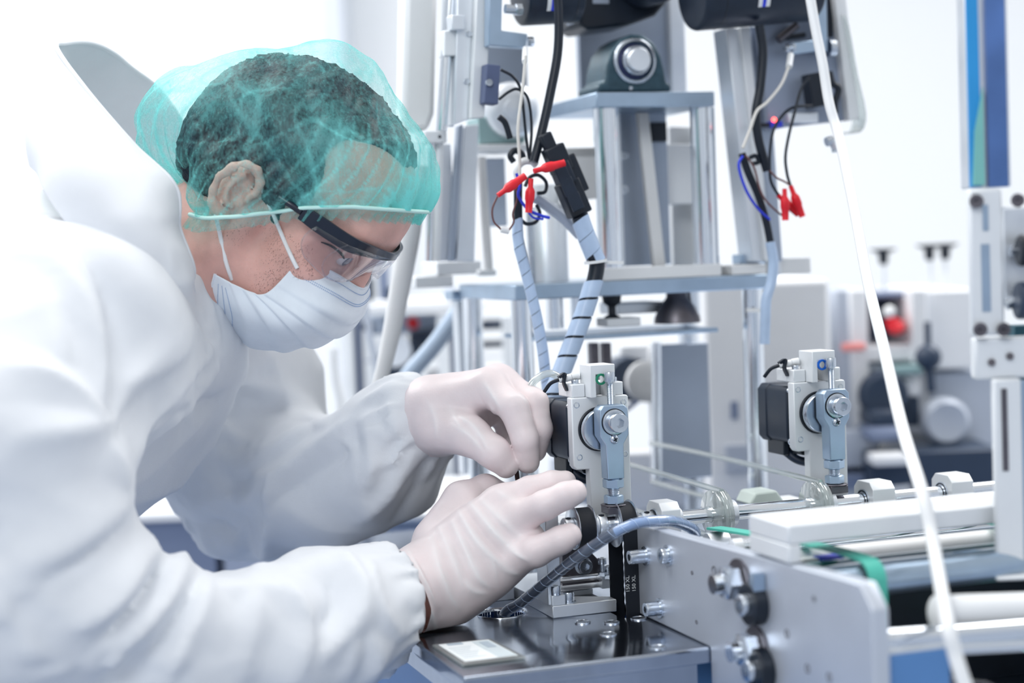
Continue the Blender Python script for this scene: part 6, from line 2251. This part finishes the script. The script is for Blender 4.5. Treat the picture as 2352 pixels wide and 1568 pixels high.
def build_right():
    Yp = 1.178
    t = thing('slotted_stand', 'tall slotted aluminium stand with a post with a blue stripe and painted reflection at the right edge', 'stand', P(2290, 1350, Yp))
    bb('post', 2226, -60, 2312, 432, Yp + .01, .022, M_ALU, t, .001)
    bb('blue_stripe', 2230, -60, 2244, 430, Yp + .006, .004, mat('sky_blue_film', (.03, .33, .74), 0, .3), t, 0)
    bb('blue_reflection', 2272, -60, 2306, 430, Yp + .005, .005, mat('steel_blue_reflection', (.10, .20, .48), .2, .3, var=.25, vscale=22), t, 0)  # blue reflection in the post, put on as a coloured strip
    o = obj('green_wedge', MB().prism([P(x, y, Yp + .003) for x, y in ((2258, 200), (2263, 425), (2236, 425), (2240, 300))], (0, .003, 0)), mat('sea_green_plastic', (.22, .55, .52), 0, .4), t)
    bb('upper_slot_plate', 2232, 432, 2302, 772, Yp, .006, M_ALUW, t, .002)
    bb('slot', 2257, 560, 2273, 716, Yp - .0006, .001, M_ZINC, t, 0)
    bb('slot', 2258, 470, 2270, 530, Yp - .0006, .001, M_ZINC, t, 0)
    for x, y in ((2243, 462), (2252, 756), (2306, 756), (2338, 460)):
        mb = MB()
        socket_bolt(mb, P(x, y, Yp), (-.3, -1, 0), .0048, .006)
        obj('bolt', mb, M_DARKST, t)
    bb('side_bracket', 2305, 470, 2420, 700, Yp + .02, .02, M_ALU, t, .002)
    bb('link_block', 2240, 770, 2420, 872, Yp + .002, .012, M_ALUW, t, .002)
    for x, y in ((2278, 832), (2320, 818)):
        obj('pin', MB().cyl(P(x, y, Yp + .003), P(x, y, Yp), .0026, n=14), M_DARKST, t)
    bb('lower_slot_plate', 2290, 868, 2346, 1330, Yp - .004, .006, M_ALUW, t, .002)
    bb('slot', 2304, 892, 2313, 1082, Yp - .0046, .001, M_DARKST, t, 0)
    bb('slim_plate', 2346, 870, 2420, 1330, Yp + .004, .008, M_ZINC, t, .001)
    bb('foot', 2288, 1318, 2420, 1336, Yp - .012, .03, M_ALUW, t, .002)
    k = thing('clamp_knob', 'black clamp knob at the right edge beside the slotted stand', 'knob', P(2340, 600, Yp), 'black knobs at the right edge')
    obj('grip', MB().cyl(P(2338, 575, Yp), P(2400, 575, Yp), .011, n=24), M_BLACK, k, bevel=.002)
    obj('stem', MB().cyl(P(2320, 575, Yp + .01), P(2340, 575, Yp + .01), .004, n=14), M_STEEL, k)
    k = thing('clamp_knob', 'lower dark clamp knob at the right edge, beside the link block', 'knob', P(2330, 770, Yp), 'black knobs at the right edge')
    obj('grip', MB().cyl(P(2334, 690, Yp), P(2400, 690, Yp), .013, n=24), M_BACKD, k, bevel=.002)
    obj('stem', MB().cyl(P(2310, 700, Yp + .01), P(2334, 690, Yp + .01), .004, n=14), M_STEEL, k)
    bb('dark_strip', 2340, 745, 2420, 1160, Yp + .05, .02, mat('dark_green_strip', (.02, .10, .14), 0, .5), None, 0, label='dark green strip at the right edge behind the slotted stand', cat='strip')


def build_back():
    # white cabinet close behind the press
    t = thing('white_cabinet', 'plain white cabinet wall behind the press and the right post', 'cabinet', floorz(P(1700, 900, 2.15)))
    a, b = P(1625, 1080, 2.15), P(1905, 640, 2.15)
    obj('body', MB().box((a[0], 2.15, 0), (b[0], 2.65, b[2])), M_BACKW, t, bevel=.006)
    bb('slot', 1680, 922, 1694, 962, 2.148, .003, M_SLATE, t, 0)
    bb('vent', 1668, 1020, 1722, 1085, 2.146, .004, M_BACKG, t, .001)
    # machine at the right rear with knobs and the red button
    Y = 2.3
    t = thing('rear_machine', 'pale machine in the right background with a dark open bay', 'machine', floorz(P(2080, 900, Y)))
    x0, x1 = P(1928, 900, Y)[0], P(2260, 900, Y)[0]
    bb('bay_back', 1930, 668, 2120, 830, Y + .12, .02, M_SLATE, t, 0)
    bb('left_cheek', 1930, 664, 1968, 1080, Y, .16, M_BACKG, t)
    bb('left_rail', 1962, 664, 1992, 1080, Y - .01, .14, M_BACKW, t)
    bb('top_bar', 1990, 668, 2118, 686, Y + .02, .10, M_SLATE, t)
    bb('bay_floor', 1990, 790, 2110, 832, Y - .01, .16, M_BACKW, t)
    bb('mid_column', 2096, 664, 2130, 836, Y - .02, .14, M_BACKW, t)
    bb('right_body', 2124, 664, 2250, 850, Y, .30, M_BACKW, t)
    bb('lower_body', 2140, 850, 2290, 1030, Y + .02, .30, M_BACKG, t)
    bb('lower_shelf', 1990, 832, 2110, 858, Y, .16, M_BACKG, t)
    bb('teal_tray', 2040, 838, 2120, 864, Y - .03, .06, M_TEALBOX, t)
    bb('pale_ledge', 2050, 872, 2112, 912, Y - .02, .10, M_BACKW, t)
    bb('dark_gap', 2072, 910, 2112, 980, Y - .01, .05, M_BACKD, t)
    bb('left_base', 1926, 985, 2020, 1075, Y - .05, .2, M_BACKG, t)
    bb('dark_base', 2000, 1030, 2300, 1130, Y - .10, .3, M_BACKD, t)
    bb('bright_ledge', 2008, 1045, 2090, 1072, Y - .14, .05, M_BACKW, t)
    bb('lower_skirt', 1926, 1075, 2300, 1240, Y - .06, .2, M_SLATE, t)
    a, b = P(1926, 1240, Y), P(2300, 1240, Y)
    obj('plinth', MB().box((a[0], Y, 0), (b[0], Y + .25, a[2])), M_BACKD, t)
    for x, y, r, m in ((2025, 905, .032, M_BACKD), (2165, 965, .032, M_BACKG)):
        obj('round_cover', MB().lathe(P(x, y, Y - .02), (0, -1, 0), [(.0001, 0), (r, 0), (r, .02), (r * .8, .026), (r * .4, .024), (.0001, .024)], n=32), m, t)
    bb('dark_motor', 2000, 940, 2075, 985, Y - .08, .08, M_BACKD, t, .008)
    bb('grey_motor', 1992, 978, 2085, 1018, Y - .09, .08, M_SLATE, t, .012)
    for x, y, lab in ((2047, 572, 'black mushroom knob on a rod, leftmost of three in the right background'), (2155, 562, 'black mushroom knob on a rod, middle of three in the right background'), (2192, 560, 'black mushroom knob on a rod nearest the slotted stand in the background')):
        c = P(x, y, Y)
        s = 2.3 / 3920
        zb_ = P(x, 668, Y)[2]
        k = thing('mushroom_knob', lab, 'knob', (c[0], Y + .05, zb_), 'mushroom knobs in the right background')
        obj('grip', MB().lathe((c[0], Y + .05, c[2] - 36 * s), (0, 0, 1), [(.0001, 0), (8 * s, 0), (11 * s, 10 * s), (12 * s, 26 * s), (30 * s, 34 * s), (31 * s, 37 * s), (.0001, 38 * s)], n=28), M_BLACK, k)
        obj('rod', MB().cyl((c[0], Y + .05, zb_ + .0005), (c[0], Y + .05, c[2] - 36 * s), 5 * s, n=14), M_ALUW, k)
    c = P(2048, 735, Y - .02)
    k = thing('emergency_button', 'red emergency button in the dark bay of the right background machine', 'button', c)
    obj('mushroom', MB().lathe(P(2046, 742, Y + .03), (0, -1, -.1), [(.0001, 0), (.010, 0), (.011, .02), (.0118, .035), (.010, .043), (.0001, .06)], n=28), M_RED, k)
    obj('socket', MB().cyl(P(2036, 734, Y + .1), P(2036, 734, Y + .035), .0065, n=24), M_BACKD, k)
    obj('cap', MB().sphere(P(2043, 716, Y - .02), .0085, n=12), M_WHITE, k)
    bb('dark_plug', 2022, 690, 2035, 704, Y + .05, .03, M_BACKD, t)
    bb('red_tag', 1934, 786, 1990, 808, Y - .03, .01, mat('coral_tag', (.95, .35, .33), 0, .5), None, .004, label='coral red tag on the left rail of the right background machine', cat='tag')
    k = thing('black_lever', 'black ball lever on a stem in front of the right background machine', 'lever', P(2132, 820, Y - .06))
    obj('ball', MB().sphere(P(2132, 820, Y - .06), .017, n=12), M_BACKD, k)
    obj('stem', MB().cyl(P(2130, 740, Y - .05), P(2132, 820, Y - .06), .0045, n=12).cyl(P(2132, 820, Y - .06), P(2140, 900, Y - .06), .006, n=12), M_BACKD, k)
    # wall column behind the head
    bb('trim_1', 745, -60, 790, 140, 4.6, .3, M_BACKG, None, 0, kind='structure')
    o = bpy.data.objects['trim_1']
    a, b = P(742, 100, 4.75), P(788, 100, 4.75)
    bpy.data.objects.remove(o)
    obj('trim_1', MB().box((a[0], 4.75, 0), (b[0], 4.999, 3.0)), mat('grey_pillar_paint', (.72, .76, .82), 0, .7), None, kind='structure')
    # low cabinet seen between the arms
    t = thing('low_cabinet', 'slate blue low cabinet with drawers seen between the two sleeves', 'cabinet', floorz(P(400, 1300, 2.35)))
    a, b = P(170, 1175, 2.35), P(490, 1175, 2.35)
    ztop = P(400, 1172, 2.35)[2]
    obj('body', MB().box((a[0], 2.35, 0), (b[0], 3.0, ztop - .012)), M_SLATE, t, bevel=.003)
    obj('worktop', MB().box((a[0] - .02, 2.33, ztop - .012), (b[0] + .165, 3.02, ztop)), M_BACKW, t, bevel=.002)
    for i in range(3):
        obj('drawer', MB().box((b[0] + .008, 2.36, ztop - .145 - i * .15), (b[0] + .16, 2.9, ztop - .018 - i * .15)), mat('blue_grey_drawer', (.42, .48, .62), 0, .4), t, bevel=.004)
    # grey housing behind the hands
    t = thing('grey_housing', 'grey machine housing low behind the gloved hands', 'housing', floorz(P(930, 1200, 1.95)))
    a, b = P(800, 1190, 1.95), P(1080, 1190, 1.95)
    z1 = P(930, 1200, 1.95)[2]
    obj('body', MB().box((a[0], 1.95, 0), (b[0], 2.25, z1)), mat('pale_grey_paint', (.48, .53, .64), .1, .4), t, bevel=.006)
    obj('lid', MB().box((a[0] - .01, 1.94, z1), (b[0] + .01, 2.26, z1 + .012)), M_BACKW, t, bevel=.004)
    # racks between the head and the press
    t = thing('rear_bench', 'pale bench frame with shelves in the background under the face mask', 'bench', floorz(P(960, 900, 2.3)))
    Y = 2.3
    bb('shelf', 835, 690, 1110, 716, Y, .30, M_BACKW, t)
    bb('shelf_shadow_panel', 850, 716, 1100, 770, Y + .2, .02, mat('blue_grey_shade', (.42, .50, .62), 0, .5), t, 0)  # sheet coloured as the shade under the shelf
    bb('lower_shelf', 770, 925, 1180, 945, Y, .30, M_BACKW, t)
    bb('cross_rail', 790, 818, 1180, 832, Y + .16, .02, M_SLATE, t)
    a = floorz(P(785, 900, Y))
    for x in (778, 1000, 1150):
        p0, p1 = P(x, 690, Y), P(x + 26, 690, Y)
        obj('leg', MB().box((p0[0], Y + .01, 0), (p1[0], Y + .045, p0[2] - .02)), M_ALUW, t, bevel=.002)
    for x in (800, 1024):
        p0, p1 = P(x, 690, Y), P(x + 17, 690, Y)
        obj('dark_leg', MB().box((p0[0], Y + .05, 0), (p1[0], Y + .09, p0[2] - .02)), M_SLATE, t, bevel=.002)
    for i, (x0, y0, x1, y1, m, lab) in enumerate(((836, 640, 852, 690, M_BACKD, 'dark upright bar standing on the rear bench shelf, nearest the nose'), (872, 600, 886, 690, M_SLATE, 'slate upright bar on the rear bench shelf beside the nose'),
                                                  (880, 660, 918, 690, M_BACKD, 'dark low box on the rear bench shelf'), (1020, 660, 1052, 690, M_BACKG, 'grey low box at the right end of the rear bench shelf'))):
        bb('bench_item', x0, y0, x1, y1 - .5, Y + .02, .06, m, None, .003, label=lab, cat='machine part')
    k = thing('rear_motor', 'dark motor with a pale disc low on the rear bench', 'motor', P(930, 940, Y + .1))
    obj('body', MB().cyl(P(905, 800, Y + .06), P(930, 860, Y + .06), .035, n=28), M_BACKD, k)
    obj('disc', MB().cyl(P(905, 800, Y + .02), P(908, 806, Y), .022, n=28), M_ALU, k)
    obj('mount', MB().box((P(900, 860, Y)[0], Y + .04, P(900, 925, Y)[2] + .001), (P(950, 860, Y)[0], Y + .10, P(900, 830, Y)[2])), M_BACKD, k)
    obj('red_button', MB().sphere(P(948, 742, Y + .1), .009, n=10), M_RED, None, label='tiny red button far behind the white hanging strap', cat='button')
    for x0, y0, x1, y1, m, lab in ((940, 760, 1000, 800, M_BACKD, 'dark machine block under the rear bench shelf'), (1030, 740, 1085, 765, M_BACKD, 'dark narrow block behind the left press post'), (1105, 735, 1180, 758, M_BACKD, 'dark block between the left press posts'),
                                   (1105, 785, 1180, 800, M_BACKD, 'dark rail between the left press posts'), (795, 745, 850, 760, M_BACKD, 'dark bar under the face mask in the background'), (880, 870, 960, 905, M_BACKG, 'grey block on the lower shelf of the rear bench'), (980, 850, 1070, 905, M_BACKW, 'white block on the lower shelf of the rear bench')):
        bb('bench_block', x0, y0, x1, y1, Y + .12, .08, m, None, .004, label=lab, cat='machine part')
    # white strap and grey hose hanging there
    obj('hanging_strap', MB().tube([P(962, 380, 1.68), P(940, 540, 1.68), P(922, 640, 1.68), (P(898, 770, 1.68)), P(872, 880, 1.68), P(850, 960, 1.68)], [.011, .011, .0105, .009, .007, .006], n=14), M_WHITE, None, label='white hanging hose sloping down behind the face mask', cat='hose')
    obj('hanging_pipe', MB().tube([P(1068, 695, 1.95), P(1000, 790, 1.95), P(925, 880, 1.95), P(880, 960, 1.95)], .010, n=16), mat('blue_grey_pipe', (.50, .62, .78), 0, .18), None, label='blue grey pipe slanting down behind the left press posts', cat='pipe')
    obj('hanging_cable', MB().tube([P(765, 800, 2.1), P(770, 860, 2.1), P(782, 930, 2.1), P(776, 1000, 2.1)], .006, n=10), M_WHITE, None, label='white cable hanging in the background above the far sleeve', cat='cable')
    obj('hanging_cable', MB().tube([P(838, 690, 2.1), P(848, 760, 2.1), P(862, 830, 2.1), P(870, 900, 2.1)], .004, n=10), M_BACKG, None, label='grey cable hanging under the rear bench shelf', cat='cable')
    # machine parts seen under the press
    Y = 2.0
    k = thing('belt_tensioner', 'white disc wheel on a black motor behind the press', 'wheel', P(1480, 920, Y))
    obj('disc', MB().lathe(P(1480, 875, Y), (.3, -1, 0), [(.0001, 0), (.024, 0), (.0245, .008), (.018, .010), (.008, .009), (.0001, .010)], n=36), M_WHITE, k)
    obj('motor', MB().cyl(P(1450, 872, Y + .02), P(1430, 865, Y + .06), .026, n=28), M_BACKD, k)
    obj('arm', MB().beam(P(1490, 900, Y + .02), P(1380, 985, Y + .03), .008, .006), M_SLATE, k)
    bb('pale_frame', 1425, 790, 1500, 830, Y + .05, .03, M_BACKW, k)
    bb('frame_post', 1500, 800, 1516, 1110, Y + .02, .02, M_BACKW, k)
    t = thing('press_drive', 'pale drive housing low behind the press', 'housing', floorz(P(1440, 1050, 2.1)))
    a, b = P(1340, 1060, 2.1), P(1620, 1060, 2.1)
    obj('body', MB().box((a[0], 2.1, 0), (b[0], 2.12, P(1400, 1040, 2.1)[2])), M_BACKW, t, bevel=.004)
    obj('drum', MB().cyl(P(1320, 1050, 2.05), P(1320, 1150, 2.05), .03, n=32), M_BACKG, t)
def lights():
    w = bpy.data.worlds.new('room_light')
    SC.world = w
    w.use_nodes = True
    nt = w.node_tree
    bg = nt.nodes['Background']
    tc = nt.nodes.new('ShaderNodeTexCoord')
    sp = nt.nodes.new('ShaderNodeSeparateXYZ')
    nt.links.new(tc.outputs['Generated'], sp.inputs[0])
    cr = nt.nodes.new('ShaderNodeValToRGB')
    e = cr.color_ramp.elements
    e[0].position, e[0].color = 0.0, (.32, .43, .70, 1)
    e[1].position, e[1].color = 1.0, (1, 1, 1, 1)
    e.new(.42).color = (.62, .72, .92, 1)
    e.new(.58).color = (.90, .95, 1.0, 1)
    mp = nt.nodes.new('ShaderNodeMapRange')
    mp.inputs['From Min'].default_value = -1
    nt.links.new(sp.outputs['Z'], mp.inputs['Value'])
    nt.links.new(mp.outputs[0], cr.inputs[0])
    nt.links.new(cr.outputs[0], bg.inputs['Color'])
    bg.inputs['Strength'].default_value = 0.46

    def area(name, loc, tgt, sx, sy, pw, col):
        l = bpy.data.lights.new(name, 'AREA')
        l.shape, l.size, l.size_y, l.energy, l.color = 'RECTANGLE', sx, sy, pw, col
        o = link(bpy.data.objects.new(name, l))
        o.location = loc
        d = Vector(tgt) - Vector(loc)
        o.rotation_euler = d.to_track_quat('-Z', 'Y').to_euler()
    area('unseen_overhead_light', (-.7, 1.5, 2.75), (-.3, 1.45, 1.0), 1.2, 1.0, 13, (1, .99, .98))
    area('unseen_overhead_light', (1.6, 2.6, 2.75), (1.2, 2.4, .8), 1.8, 1.2, 36, (1, .99, .98))
    area('unseen_overhead_light', (-1.6, 3.0, 2.75), (-1.2, 3.2, .9), 1.8, 1.2, 42, (1, .99, .98))
    area('unseen_overhead_light', (-.55, -.8, 2.5), (.0, 1.5, 1.0), 1.0, .8, 14, (.95, .98, 1))  # unseen front key added to shade the folds and lift the far sleeve
    SC.view_settings.view_transform = 'Standard'
    SC.view_settings.look = 'None'
    SC.view_settings.exposure = 0.5
    SC.view_settings.gamma = 1.0
    SC.cycles.max_bounces = 8
    SC.cycles.transparent_max_bounces = 16
    SC.cycles.use_denoising = True
    SC.cycles.caustics_reflective = False
    SC.cycles.caustics_refractive = False
    SC.cycles.sample_clamp_indirect = 6


M_WALL = mat('white_wall', (.92, .935, .94), 0, .8, var=.01, vscale=3)
M_FLOOR = mat('shade_toned_floor', (.40, .45, .54), 0, .35, var=.03, vscale=4)  # tone lowered to stand for shade on the floor and curb its bounce


def room():
    def st(nm, lo, hi, m):
        o = obj(nm, MB().box(lo, hi), m, kind='structure')
        return o
    st('floor', (-4, -1.5, -.05), (4, 5.2, 0), M_FLOOR)
    st('wall_back', (-4, 5.0, 0), (4, 5.12, 3.0), M_WALL)
    st('wall_left', (-4.1, -1.5, 0), (-4, 5.0, 3.0), M_WALL)
    st('wall_right', (4, -1.5, 0), (4.1, 5.0, 3.0), M_WALL)


cam_setup()
lights()
room()
build_person()
for f in ('build_table', 'build_base', 'build_crank', 'build_shaft', 'build_conveyor', 'build_spiral_cable', 'build_hex_key', 'build_tower', 'build_harness', 'build_panels', 'build_right', 'build_back'):
    if f in globals():
        globals()[f]()
